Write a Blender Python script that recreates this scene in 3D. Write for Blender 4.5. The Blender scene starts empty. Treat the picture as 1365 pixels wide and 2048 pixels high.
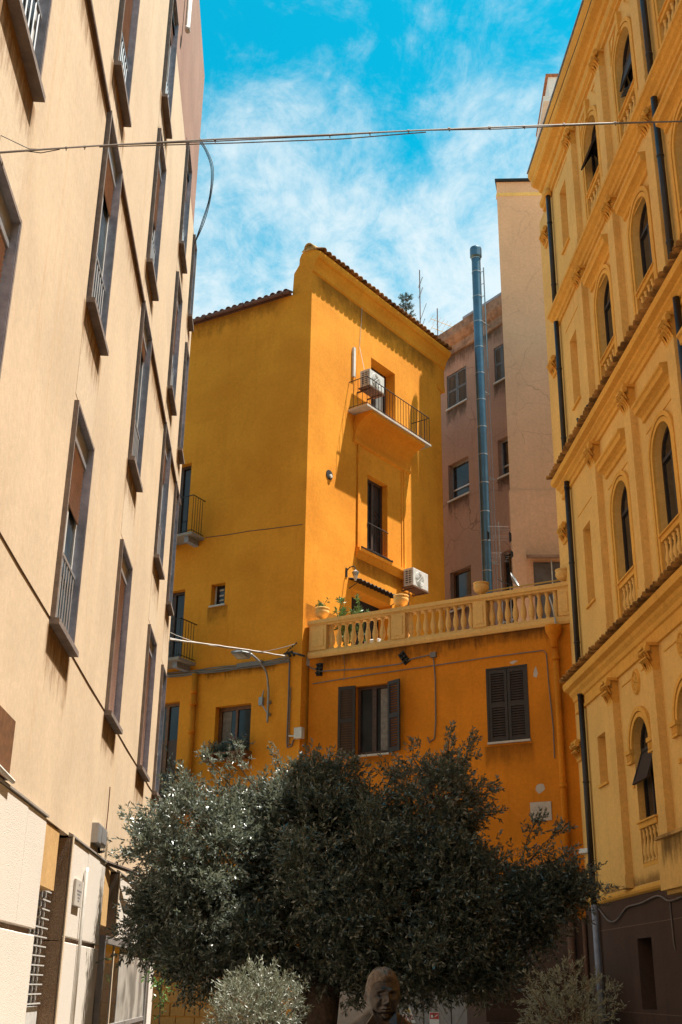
import bpy, math, random
import numpy as np
from mathutils import Matrix, Vector

random.seed(7)
np.random.seed(7)
R_ = math.radians
sc = bpy.context.scene
COL = sc.collection

# ------------------------------------------------------------------ camera
cam_d = bpy.data.cameras.new("camera")
cam = bpy.data.objects.new("camera", cam_d)
COL.objects.link(cam)
cam_d.sensor_fit = 'VERTICAL'
cam_d.sensor_height = 36.0
cam_d.lens = 36.0 * 2326.0 / 2048.0
cam_d.clip_start = 0.1
cam_d.clip_end = 3000.0
th, yaw, roll = 0.3877, 0.0536, 0.01494
fw = Vector((math.sin(yaw) * math.cos(th), math.cos(yaw) * math.cos(th), math.sin(th)))
rt0 = Vector((math.cos(yaw), -math.sin(yaw), 0))
up0 = rt0.cross(fw)
rt = rt0 * math.cos(roll) + up0 * math.sin(roll)
up = up0 * math.cos(roll) - rt0 * math.sin(roll)
M = Matrix((rt, up, -fw)).transposed().to_4x4()
M.translation = (0, 0, 1.65)
cam.matrix_world = M
sc.camera = cam

# ------------------------------------------------------------------ world / sun / exposure
SUN_EL, SUN_AZ = R_(71.0), R_(90.5)          # azimuth from +Y towards +X
world = bpy.data.worlds.new("World")
sc.world = world
world.use_nodes = True
nt = world.node_tree
nt.nodes.clear()


def N(nt, t, **kw):
    n = nt.nodes.new(t)
    for k, v in kw.items():
        if k.startswith('i_'):
            n.inputs[k[2:].replace('_', ' ')].default_value = v
        else:
            setattr(n, k, v)
    return n


def mathn(nt, op, a, b=None, c=None, clamp=False):
    n = nt.nodes.new('ShaderNodeMath')
    n.operation = op
    n.use_clamp = clamp
    for i, x in enumerate((a, b, c)):
        if x is None:
            continue
        if isinstance(x, (int, float)):
            n.inputs[i].default_value = x
        else:
            nt.links.new(x, n.inputs[i])
    return n.outputs[0]


def mixc(nt, fac, a, b, blend='MIX'):
    n = nt.nodes.new('ShaderNodeMix')
    n.data_type = 'RGBA'
    n.blend_type = blend
    for idx, x in ((0, fac), (6, a), (7, b)):
        if isinstance(x, (int, float)):
            n.inputs[idx].default_value = x
        elif isinstance(x, tuple):
            n.inputs[idx].default_value = (*x[:3], 1)
        else:
            nt.links.new(x, n.inputs[idx])
    return n.outputs[2]


def maprange(nt, x, a, b, c=0.0, d=1.0, smooth=True):
    n = nt.nodes.new('ShaderNodeMapRange')
    n.interpolation_type = 'SMOOTHSTEP' if smooth else 'LINEAR'
    nt.links.new(x, n.inputs[0])
    for i, v in enumerate((a, b, c, d)):
        n.inputs[i + 1].default_value = v
    return n.outputs[0]


sky = N(nt, 'ShaderNodeTexSky', sky_type='NISHITA', sun_disc=False, sun_elevation=SUN_EL,
        sun_rotation=SUN_AZ, altitude=500, air_density=1.0, dust_density=0.6, ozone_density=2.0)
tc = N(nt, 'ShaderNodeTexCoord')
sep = N(nt, 'ShaderNodeSeparateXYZ')
nt.links.new(tc.outputs['Generated'], sep.inputs[0])
zc = mathn(nt, 'MAXIMUM', sep.outputs[2], 0.06)
px = mathn(nt, 'DIVIDE', sep.outputs[0], zc)
py = mathn(nt, 'DIVIDE', sep.outputs[1], zc)
comb = N(nt, 'ShaderNodeCombineXYZ')
nt.links.new(px, comb.inputs[0])
nt.links.new(py, comb.inputs[1])
comb.inputs[2].default_value = 3.7
mp = N(nt, 'ShaderNodeMapping')
mp.inputs['Rotation'].default_value = (0, 0, R_(-20))
mp.inputs['Scale'].default_value = (1.15, .72, 1.0)
mp.inputs['Location'].default_value = (15.5, -3.2, 0)
nt.links.new(comb.outputs[0], mp.inputs[0])
n1 = N(nt, 'ShaderNodeTexNoise', i_Scale=4.6, i_Detail=13.0, i_Roughness=0.68, i_Distortion=0.25)
nt.links.new(mp.outputs[0], n1.inputs['Vector'])
n2 = N(nt, 'ShaderNodeTexNoise', i_Scale=1.1, i_Detail=4.0, i_Roughness=0.5, i_Distortion=0.3)
nt.links.new(mp.outputs[0], n2.inputs['Vector'])
low = maprange(nt, sep.outputs[2], 0.76, 0.50, -0.03, 0.15)      # a cloud sheet seen edge-on closes up towards the horizon
s_ = mathn(nt, 'MULTIPLY', n1.outputs[0], 0.62)
s_ = mathn(nt, 'MULTIPLY_ADD', n2.outputs[0], 0.38, s_)
n3 = N(nt, 'ShaderNodeTexNoise', i_Scale=13.0, i_Detail=10.0, i_Roughness=0.72, i_Distortion=0.9)
nt.links.new(mp.outputs[0], n3.inputs['Vector'])
s_ = mathn(nt, 'MULTIPLY_ADD', mathn(nt, 'SUBTRACT', n3.outputs[0], 0.5), 0.24, s_)
s_ = mathn(nt, 'ADD', s_, low)
mask = maprange(nt, s_, 0.45, 0.74, 0.0, 0.90)
tint = mixc(nt, 1.0, sky.outputs[0], (0.02, 2.0, 1.72), 'MULTIPLY')
skyc = mixc(nt, mask, tint, (6.9, 7.7, 7.95))
bg = N(nt, 'ShaderNodeBackground', i_Strength=0.052)
nt.links.new(skyc, bg.inputs[0])
wo = N(nt, 'ShaderNodeOutputWorld')
nt.links.new(bg.outputs[0], wo.inputs[0])

sl = bpy.data.lights.new("sun", 'SUN')
sl.energy = 5.0
sl.angle = R_(0.53)
sl.color = (1.0, 0.93, 0.82)
sun = bpy.data.objects.new("sun", sl)
COL.objects.link(sun)
S = Vector((math.cos(SUN_EL) * math.sin(SUN_AZ), math.cos(SUN_EL) * math.cos(SUN_AZ), math.sin(SUN_EL)))
sun.rotation_euler = (-S).to_track_quat('-Z', 'Y').to_euler()
sun.location = (30, 0, 60)

sc.view_settings.view_transform = 'Standard'
sc.view_settings.look = 'None'
sc.view_settings.gamma = 1.0
sc.view_settings.use_curve_mapping = False
sc.view_settings.exposure = 1.30
sc.cycles.max_bounces = 6
sc.cycles.diffuse_bounces = 3

# ------------------------------------------------------------------ materials
MATS = {}
ALB = 0.92          # overall reflectance of the painted and stone surfaces


def mat(name):
    m = bpy.data.materials.new(name)
    m.use_nodes = True
    MATS[name] = m
    t = m.node_tree
    return m, t, t.nodes['Principled BSDF']


def simple(name, col, rough=0.6, metal=0.0, spec=0.5, var=0.12, vscale=6.0, bump=0.0, bscale=60.0):
    m, t, b = mat(name)
    col = tuple(x * (0.78 if metal < .5 else .9) for x in col)
    b.inputs['Roughness'].default_value = rough
    b.inputs['Metallic'].default_value = metal
    b.inputs['Specular IOR Level'].default_value = spec
    tc = N(t, 'ShaderNodeTexCoord')
    n = N(t, 'ShaderNodeTexNoise', i_Scale=vscale, i_Detail=5.0, i_Roughness=0.6)
    t.links.new(tc.outputs['Object'], n.inputs['Vector'])
    f = maprange(t, n.outputs[0], 0.3, 0.7)
    c = mixc(t, f, tuple(x * (1 - var) for x in col), tuple(min(1, x * (1 + var)) for x in col))
    t.links.new(c, b.inputs['Base Color'])
    if bump:
        nb = N(t, 'ShaderNodeTexNoise', i_Scale=bscale, i_Detail=4.0)
        t.links.new(tc.outputs['Object'], nb.inputs['Vector'])
        bp = N(t, 'ShaderNodeBump', i_Strength=bump, i_Distance=0.02)
        t.links.new(nb.outputs[0], bp.inputs['Height'])
        t.links.new(bp.outputs[0], b.inputs['Normal'])
    return m


def plaster(name, col, stain, var=0.10, streak=0.35, patch=0.25, bump=0.25, fine=42.0, crack=0.0, hue=None):
    """old painted render: cloudy tone, vertical run-off streaks, blotches, fine sandy relief, hairline cracks"""
    m, t, b = mat(name)
    col, stain = tuple(x * ALB for x in col), tuple(x * ALB for x in stain)
    hue = tuple(x * ALB for x in hue) if hue else None
    b.inputs['Roughness'].default_value = 0.88
    b.inputs['Specular IOR Level'].default_value = 0.15
    tc = N(t, 'ShaderNodeTexCoord')
    O = tc.outputs['Object']
    big = N(t, 'ShaderNodeTexNoise', i_Scale=0.55, i_Detail=7.0, i_Roughness=0.62, i_Distortion=0.4)
    t.links.new(O, big.inputs['Vector'])
    f = maprange(t, big.outputs[0], 0.3, 0.72)
    c0 = mixc(t, f, tuple(x * (1 - var) for x in col), tuple(min(1, x * (1 + var)) for x in (hue or col)))
    mp = N(t, 'ShaderNodeMapping')
    mp.inputs['Scale'].default_value = (5.0, 5.0, 0.32)
    t.links.new(O, mp.inputs[0])
    st = N(t, 'ShaderNodeTexNoise', i_Scale=1.0, i_Detail=6.0, i_Roughness=0.65)
    t.links.new(mp.outputs[0], st.inputs['Vector'])
    sf = maprange(t, st.outputs[0], 0.52, 0.80, 0.0, streak)
    c1 = mixc(t, sf, c0, stain)
    pn = N(t, 'ShaderNodeTexNoise', i_Scale=1.7, i_Detail=9.0, i_Roughness=0.7, i_Distortion=1.2)
    t.links.new(O, pn.inputs['Vector'])
    pf = maprange(t, pn.outputs[0], 0.60, 0.74, 0.0, patch)
    c2 = mixc(t, pf, c1, tuple(min(1, x * 1.25 + 0.02) for x in col))
    fn = N(t, 'ShaderNodeTexNoise', i_Scale=fine, i_Detail=3.0, i_Roughness=0.7)
    t.links.new(O, fn.inputs['Vector'])
    m2 = N(t, 'ShaderNodeTexNoise', i_Scale=11.0, i_Detail=6.0, i_Roughness=0.7)
    t.links.new(O, m2.inputs['Vector'])
    g = maprange(t, fn.outputs[0], 0.25, 0.75, 0.84, 1.12, smooth=False)
    g = mathn(t, 'MULTIPLY', g, maprange(t, m2.outputs[0], 0.28, 0.72, 0.88, 1.10, smooth=False))
    gm = N(t, 'ShaderNodeMix', data_type='RGBA', blend_type='MULTIPLY')
    gm.inputs[0].default_value = 1.0
    t.links.new(c2, gm.inputs[6])
    t.links.new(g, gm.inputs[7])
    cc = gm.outputs[2]
    mid = N(t, 'ShaderNodeTexNoise', i_Scale=7.0, i_Detail=5.0, i_Roughness=0.6)
    t.links.new(O, mid.inputs['Vector'])
    h = mathn(t, 'MULTIPLY_ADD', fn.outputs[0], 0.35, mid.outputs[0])
    if crack:
        w = N(t, 'ShaderNodeTexNoise', i_Scale=1.3, i_Detail=5.0)
        t.links.new(O, w.inputs['Vector'])
        va = mixc(t, 0.30, O, w.outputs[1])
        vo = N(t, 'ShaderNodeTexVoronoi', feature='DISTANCE_TO_EDGE', i_Scale=1.25)
        t.links.new(va, vo.inputs['Vector'])
        cf = maprange(t, vo.outputs[0], 0.0, 0.013, crack, 0.0)
        wn = N(t, 'ShaderNodeTexNoise', i_Scale=0.45, i_Detail=2.0)
        t.links.new(O, wn.inputs['Vector'])
        cf = mathn(t, 'MULTIPLY', cf, maprange(t, wn.outputs[0], 0.42, 0.62))
        cc = mixc(t, cf, cc, tuple(x * 0.35 for x in col))
        h = mathn(t, 'SUBTRACT', h, mathn(t, 'MULTIPLY', cf, 0.8))
    t.links.new(cc, b.inputs['Base Color'])
    bp = N(t, 'ShaderNodeBump', i_Strength=bump, i_Distance=0.012)
    t.links.new(h, bp.inputs['Height'])
    t.links.new(bp.outputs[0], b.inputs['Normal'])
    return m


def rough_stone(name, col, dark, bump):
    m, t, b = mat(name)
    col, dark = tuple(x * ALB for x in col), tuple(x * ALB for x in dark)
    b.inputs['Roughness'].default_value = 0.85
    b.inputs['Specular IOR Level'].default_value = 0.25
    tc = N(t, 'ShaderNodeTexCoord')
    O = tc.outputs['Object']
    v = N(t, 'ShaderNodeTexVoronoi', i_Scale=85.0)
    t.links.new(O, v.inputs['Vector'])
    n = N(t, 'ShaderNodeTexNoise', i_Scale=90.0, i_Detail=6.0, i_Roughness=0.7)
    t.links.new(O, n.inputs['Vector'])
    g = N(t, 'ShaderNodeTexNoise', i_Scale=1.2, i_Detail=5.0)
    t.links.new(O, g.inputs['Vector'])
    c = mixc(t, maprange(t, n.outputs[0], 0.38, 0.66), dark, col)
    c = mixc(t, maprange(t, g.outputs[0], 0.35, 0.7, 0.0, 0.4), c, tuple(x * 0.8 for x in col))
    t.links.new(c, b.inputs['Base Color'])
    h = mathn(t, 'ADD', v.outputs[0], mathn(t, 'MULTIPLY', n.outputs[0], 0.6))
    bp = N(t, 'ShaderNodeBump', i_Strength=bump, i_Distance=0.012)
    t.links.new(h, bp.inputs['Height'])
    t.links.new(bp.outputs[0], b.inputs['Normal'])
    return m


def glass_mat(name, col, rough=0.06):
    m, t, b = mat(name)
    b.inputs['Roughness'].default_value = rough
    b.inputs['Specular IOR Level'].default_value = 0.35
    tc = N(t, 'ShaderNodeTexCoord')
    n = N(t, 'ShaderNodeTexNoise', i_Scale=1.6, i_Detail=3.0)
    t.links.new(tc.outputs['Object'], n.inputs['Vector'])
    c = mixc(t, maprange(t, n.outputs[0], 0.35, 0.65), tuple(x * .6 for x in col), tuple(x * 1.5 for x in col))
    t.links.new(c, b.inputs['Base Color'])
    bp = N(t, 'ShaderNodeBump', i_Strength=0.02, i_Distance=0.05)
    t.links.new(n.outputs[0], bp.inputs['Height'])
    t.links.new(bp.outputs[0], b.inputs['Normal'])
    return m


def leaf_mat(name, top, under, rough=0.36, spec=0.8, trans=0.05):
    m, t, b = mat(name)
    geo = N(t, 'ShaderNodeNewGeometry')
    oi = N(t, 'ShaderNodeTexCoord')
    n = N(t, 'ShaderNodeTexNoise', i_Scale=3.0, i_Detail=2.0)
    t.links.new(oi.outputs['Object'], n.inputs['Vector'])
    c = mixc(t, geo.outputs['Backfacing'], top, under)
    c = mixc(t, maprange(t, n.outputs[0], 0.3, 0.7, 0.0, 0.5), c, tuple(x * 1.5 for x in top))
    t.links.new(c, b.inputs['Base Color'])
    b.inputs['Roughness'].default_value = rough
    b.inputs['Specular IOR Level'].default_value = spec
    tl_ = N(t, 'ShaderNodeBsdfTranslucent')
    tl_.inputs[0].default_value = (0.30, 0.33, 0.22, 1)
    mx = N(t, 'ShaderNodeMixShader')
    mx.inputs[0].default_value = trans
    t.links.new(b.outputs[0], mx.inputs[1])
    t.links.new(tl_.outputs[0], mx.inputs[2])
    t.links.new(mx.outputs[0], t.nodes['Material Output'].inputs[0])
    return m


def run_off(name, col, amount, sx=9.0, sz=0.7, up=True):
    """thin film of dirt washed down a wall: streaky, densest at its top edge"""
    m, t, b = mat(name)
    b.inputs['Base Color'].default_value = (*col, 1)
    b.inputs['Roughness'].default_value = 0.9
    b.inputs['Specular IOR Level'].default_value = 0.1
    tc = N(t, 'ShaderNodeTexCoord')
    mp = N(t, 'ShaderNodeMapping')
    mp.inputs['Scale'].default_value = (sx, 1.0, sz)
    t.links.new(tc.outputs['Object'], mp.inputs[0])
    n = N(t, 'ShaderNodeTexNoise', i_Scale=1.0, i_Detail=7.0, i_Roughness=0.7)
    t.links.new(mp.outputs[0], n.inputs['Vector'])
    n2 = N(t, 'ShaderNodeTexNoise', i_Scale=2.2, i_Detail=6.0, i_Roughness=0.7)
    t.links.new(tc.outputs['Object'], n2.inputs['Vector'])
    sp_ = N(t, 'ShaderNodeSeparateXYZ')
    t.links.new(tc.outputs['Generated'], sp_.inputs[0])
    g = sp_.outputs[2]
    fall = maprange(t, g, 0.0, 1.0, -0.42, 0.12, smooth=False) if up else maprange(t, g, 1.0, 0.0, -0.42, 0.12, smooth=False)
    ed = mathn(t, 'MULTIPLY', maprange(t, sp_.outputs[0], 0.0, 0.08), maprange(t, sp_.outputs[0], 1.0, 0.92))
    f = mathn(t, 'ADD', mathn(t, 'MULTIPLY_ADD', n2.outputs[0], 0.5, mathn(t, 'MULTIPLY', n.outputs[0], 0.7)), fall)
    a = mathn(t, 'MULTIPLY', maprange(t, f, 0.36, 0.78, 0.0, amount), ed)
    t.links.new(a, b.inputs['Alpha'])
    return m


def stained(name, col, dark, amount=0.8, scale=3.0):
    """weathered masonry blackened by lichen and run-off, in its own blotchy pattern"""
    m, t, b = mat(name)
    col, dark = tuple(x * ALB for x in col), tuple(x * ALB for x in dark)
    b.inputs['Roughness'].default_value = 0.9
    b.inputs['Specular IOR Level'].default_value = 0.15
    tc = N(t, 'ShaderNodeTexCoord')
    O = tc.outputs['Generated'] if False else tc.outputs['Object']
    oi = N(t, 'ShaderNodeObjectInfo')
    n = N(t, 'ShaderNodeTexNoise', i_Scale=scale, i_Detail=8.0, i_Roughness=0.7, noise_dimensions='4D')
    t.links.new(O, n.inputs['Vector'])
    t.links.new(mathn(t, 'MULTIPLY', oi.outputs['Random'], 17.0), n.inputs['W'])
    lo = mathn(t, 'MULTIPLY', oi.outputs['Random'], 0.16)
    f = maprange(t, mathn(t, 'ADD', n.outputs[0], lo), 0.46, 0.72, 0.0, amount)
    n2 = N(t, 'ShaderNodeTexNoise', i_Scale=30.0, i_Detail=4.0)
    t.links.new(O, n2.inputs['Vector'])
    c0 = mixc(t, n2.outputs[0], tuple(x * .8 for x in col), tuple(min(1, x * 1.15) for x in col))
    c = mixc(t, f, c0, dark)
    t.links.new(c, b.inputs['Base Color'])
    bp = N(t, 'ShaderNodeBump', i_Strength=0.4, i_Distance=0.01)
    t.links.new(n2.outputs[0], bp.inputs['Height'])
    t.links.new(bp.outputs[0], b.inputs['Normal'])
    return m


plaster('cream', (0.67, 0.515, 0.36), (0.58, 0.34, 0.15), var=0.08, streak=0.50, patch=0.25, bump=0.22, fine=70)
plaster('cream_pale', (0.68, 0.54, 0.39), (0.62, 0.40, 0.20), var=0.05, streak=0.25, patch=0.1, bump=0.2, fine=70)
plaster('pink', (0.36, 0.21, 0.155), (0.2, 0.10, 0.07), var=0.14, streak=0.5, patch=0.3)
plaster('orange', (0.79, 0.285, 0.022), (0.56, 0.16, 0.010), var=0.09, streak=0.35, patch=0.25, bump=0.35, hue=(0.79, 0.315, 0.028))
plaster('orange_low', (0.69, 0.225, 0.015), (0.46, 0.13, 0.008), var=0.14, streak=0.45, patch=0.30, bump=0.35)
plaster('palazzo', (0.88, 0.525, 0.165), (0.64, 0.31, 0.065), var=0.09, streak=0.40, patch=0.22, bump=0.2)
plaster('palazzo_trim', (0.85, 0.44, 0.09), (0.55, 0.23, 0.035), var=0.10, streak=0.45, patch=0.2, bump=0.2)
plaster('balustrade', (0.84, 0.49, 0.165), (0.52, 0.26, 0.07), var=0.09, streak=0.35, patch=0.25, bump=0.35)
plaster('brown', (0.40, 0.24, 0.175), (0.25, 0.13, 0.09), var=0.10, streak=0.40, patch=0.3, bump=0.5, crack=0.7)
plaster('tan', (0.80, 0.46, 0.275), (0.60, 0.31, 0.15), var=0.06, streak=0.25, patch=0.1, bump=0.3, crack=0.35)
plaster('white_render', (0.78, 0.72, 0.68), (0.55, 0.48, 0.42), var=0.05, streak=0.2, patch=0.1)
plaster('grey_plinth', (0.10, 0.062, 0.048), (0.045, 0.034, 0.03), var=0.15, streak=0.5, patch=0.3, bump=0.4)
plaster('pale_base', (0.42, 0.33, 0.28), (0.38, 0.29, 0.24), var=0.1, streak=0.4, patch=0.3)
plaster('lintel', (0.60, 0.37, 0.16), (0.42, 0.23, 0.08), var=0.1, streak=0.4, patch=0.2)
plaster('block_stone', (0.50, 0.24, 0.07), (0.33, 0.15, 0.045), var=0.2, streak=0.2, patch=0.5, bump=0.6)
plaster('concrete', (0.34, 0.30, 0.27), (0.2, 0.17, 0.15), var=0.12, streak=0.4, patch=0.3, bump=0.4)
rough_stone('rough_slab', (0.84, 0.77, 0.69), (0.66, 0.58, 0.50), .25)
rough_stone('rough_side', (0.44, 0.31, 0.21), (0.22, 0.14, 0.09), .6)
simple('slate_brown', (0.24, 0.185, 0.16), rough=0.8, var=0.22, vscale=7, bump=0.2)
simple('slate', (0.33, 0.345, 0.42), rough=0.75, var=0.18, vscale=9, bump=0.15)
simple('course', (0.17, 0.10, 0.065), rough=0.85, var=0.25, vscale=5, bump=0.3)
simple('alu', (0.45, 0.46, 0.48), rough=0.4, metal=0.6)
simple('white_paint', (0.70, 0.68, 0.65), rough=0.5)
simple('white_plastic', (0.74, 0.71, 0.66), rough=0.45)
simple('roller', (0.66, 0.44, 0.37), rough=0.6)
simple('dark_grille', (0.05, 0.05, 0.055), rough=0.5)
simple('iron', (0.022, 0.018, 0.016), rough=0.6, metal=0.3, var=0.3, vscale=20)
simple('rusty', (0.16, 0.07, 0.035), rough=0.8, var=0.4, vscale=25)
simple('black_pipe', (0.018, 0.014, 0.014), rough=0.45, var=0.3)
simple('shutter_wood', (0.030, 0.018, 0.013), rough=0.65, var=0.3, vscale=20)
simple('shutter_grey', (0.12, 0.10, 0.095), rough=0.6, var=0.2)
simple('slat_grey', (0.30, 0.22, 0.165), rough=0.7, var=0.25)
simple('slat_wood', (0.075, 0.045, 0.032), rough=0.7, var=0.3)
simple('brown_wood', (0.19, 0.085, 0.035), rough=0.6, var=0.25, vscale=14)
simple('dark_wood', (0.07, 0.032, 0.018), rough=0.6, var=0.3, vscale=14)
simple('terracotta', (0.42, 0.16, 0.075), rough=0.85, var=0.25, vscale=9)
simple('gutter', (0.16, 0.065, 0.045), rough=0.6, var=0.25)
simple('cable_black', (0.02, 0.018, 0.018), rough=0.6)
simple('cable_grey', (0.20, 0.17, 0.155), rough=0.6)
simple('cable_white', (0.62, 0.58, 0.54), rough=0.5)
simple('steel', (0.085, 0.15, 0.20), rough=0.42, metal=0.85, var=0.12, vscale=4)
simple('galv', (0.32, 0.33, 0.34), rough=0.5, metal=0.7)
simple('bronze_hair', (0.10, 0.078, 0.066), rough=0.5, metal=0.6, var=0.4, vscale=30, bump=0.3, bscale=60)
simple('bronze', (0.058, 0.052, 0.052), rough=0.36, metal=0.75, var=0.4, vscale=9, bump=0.12, bscale=40)
simple('bark', (0.075, 0.05, 0.036), rough=0.9, var=0.35, vscale=16, bump=0.7, bscale=30)
simple('twig', (0.12, 0.09, 0.06), rough=0.9, var=0.2)
simple('marble', (0.62, 0.56, 0.50), rough=0.5, var=0.12, vscale=5)
simple('plaque_stone', (0.60, 0.50, 0.42), rough=0.6, var=0.1, vscale=8)
simple('plaque_mark', (0.50, 0.41, 0.34), rough=0.7)
simple('curtain_cloth', (0.24, 0.20, 0.17), rough=0.9, var=0.25, vscale=12)
simple('metal_door', (0.30, 0.275, 0.265), rough=0.5, var=0.12)
simple('sign_white', (0.75, 0.73, 0.70), rough=0.5, var=0.04)
simple('sign_red', (0.50, 0.025, 0.02), rough=0.5, var=0.06)
simple('sign_yellow', (0.75, 0.48, 0.02), rough=0.5, var=0.04)
simple('ink', (0.02, 0.02, 0.02), rough=0.6, var=0.05)
simple('ink_pale', (0.30, 0.29, 0.30), rough=0.7, var=0.05)
simple('yellow_metal', (0.62, 0.36, 0.05), rough=0.6)
simple('feather', (0.035, 0.038, 0.045), rough=0.7, var=0.3, vscale=20)
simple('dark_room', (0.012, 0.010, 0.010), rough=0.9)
simple('soil', (0.05, 0.03, 0.02), rough=0.95)
simple('pot_green', (0.04, 0.12, 0.10), rough=0.5)
simple('petal', (0.55, 0.10, 0.16), rough=0.6)
glass_mat('glass_dark', (0.018, 0.019, 0.022))
glass_mat('glass_blue', (0.05, 0.075, 0.10), 0.05)
glass_mat('glass_frost', (0.36, 0.34, 0.31), 0.35)
leaf_mat('leaf', (0.026, 0.042, 0.034), (0.145, 0.17, 0.145), rough=0.34, spec=1.0, trans=0.17)
leaf_mat('leaf_olive', (0.12, 0.135, 0.10), (0.22, 0.23, 0.19), rough=0.45, spec=0.6, trans=0.15)
leaf_mat('leaf_green', (0.055, 0.12, 0.018), (0.09, 0.17, 0.035), rough=0.4, spec=0.5)
leaf_mat('needle', (0.022, 0.05, 0.030), (0.03, 0.06, 0.04), rough=0.6, spec=0.3)
stained('tile_old', (0.64, 0.33, 0.10), (0.05, 0.03, 0.018), 0.75, 3.2)
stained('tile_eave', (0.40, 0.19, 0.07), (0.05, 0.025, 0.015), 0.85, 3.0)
stained('cornice_old', (0.40, 0.25, 0.17), (0.10, 0.06, 0.045), 0.8, 1.5)
stained('parapet_old', (0.72, 0.42, 0.14), (0.06, 0.035, 0.02), 0.75, 1.6)


run_off('dirt_cream', (0.30, 0.17, 0.08), 0.75)
run_off('dirt_orange', (0.20, 0.08, 0.015), 0.45, 5.0, 1.4)
run_off('dirt_black', (0.05, 0.028, 0.014), 0.6, 11.0, 1.6)
run_off('dirt_low', (0.16, 0.085, 0.035), 0.5, 2.0, 3.0, up=False)


def ground_mat():
    m, t, b = mat('paving')
    b.inputs['Roughness'].default_value = 0.8
    tc = N(t, 'ShaderNodeTexCoord')
    br = N(t, 'ShaderNodeTexBrick', i_Scale=1.0, i_Mortar_Size=0.012)
    br.inputs['Brick Width'].default_value = 0.6
    br.inputs['Row Height'].default_value = 0.4
    br.inputs['Color1'].default_value = (0.27, 0.21, 0.15, 1)
    br.inputs['Color2'].default_value = (0.32, 0.25, 0.18, 1)
    br.inputs['Mortar'].default_value = (0.10, 0.09, 0.08, 1)
    t.links.new(tc.outputs['Object'], br.inputs['Vector'])
    n = N(t, 'ShaderNodeTexNoise', i_Scale=0.8, i_Detail=8.0)
    t.links.new(tc.outputs['Object'], n.inputs['Vector'])
    c = mixc(t, maprange(t, n.outputs[0], 0.35, 0.7, 0.0, 0.5), br.outputs[0], (0.17, 0.155, 0.14))
    t.links.new(c, b.inputs['Base Color'])


ground_mat()

# ------------------------------------------------------------------ mesh helpers
WM = {}
I4 = Matrix.Identity(4)


def F(ox, oy, az, oz=0.0):
    """frame of a wall: x runs along it (azimuth az from +Y to +X), y goes into it, z up"""
    a = R_(az)
    d = (math.sin(a), math.cos(a))
    return Matrix(((d[0], -d[1], 0, ox), (d[1], d[0], 0, oy), (0, 0, 1, oz), (0, 0, 0, 1)))


def TR(x, y, z):
    return Matrix.Translation((x, y, z))


def link(name, data, parent=None, frame=I4):
    o = bpy.data.objects.new(name, data)
    COL.objects.link(o)
    WM[o] = frame.copy()
    if parent is not None:
        o.parent = parent
        o.matrix_basis = WM[parent].inverted() @ frame
    else:
        o.matrix_basis = frame
    return o


def tag(o, label=None, cat=None, group=None, kind=None):
    if label: o['label'] = label
    if cat: o['category'] = cat
    if group: o['group'] = group
    if kind: o['kind'] = kind
    return o


def thing(name, label, cat, frame=I4, group=None):
    return tag(link(name, None, None, frame), label, cat, group)


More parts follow.
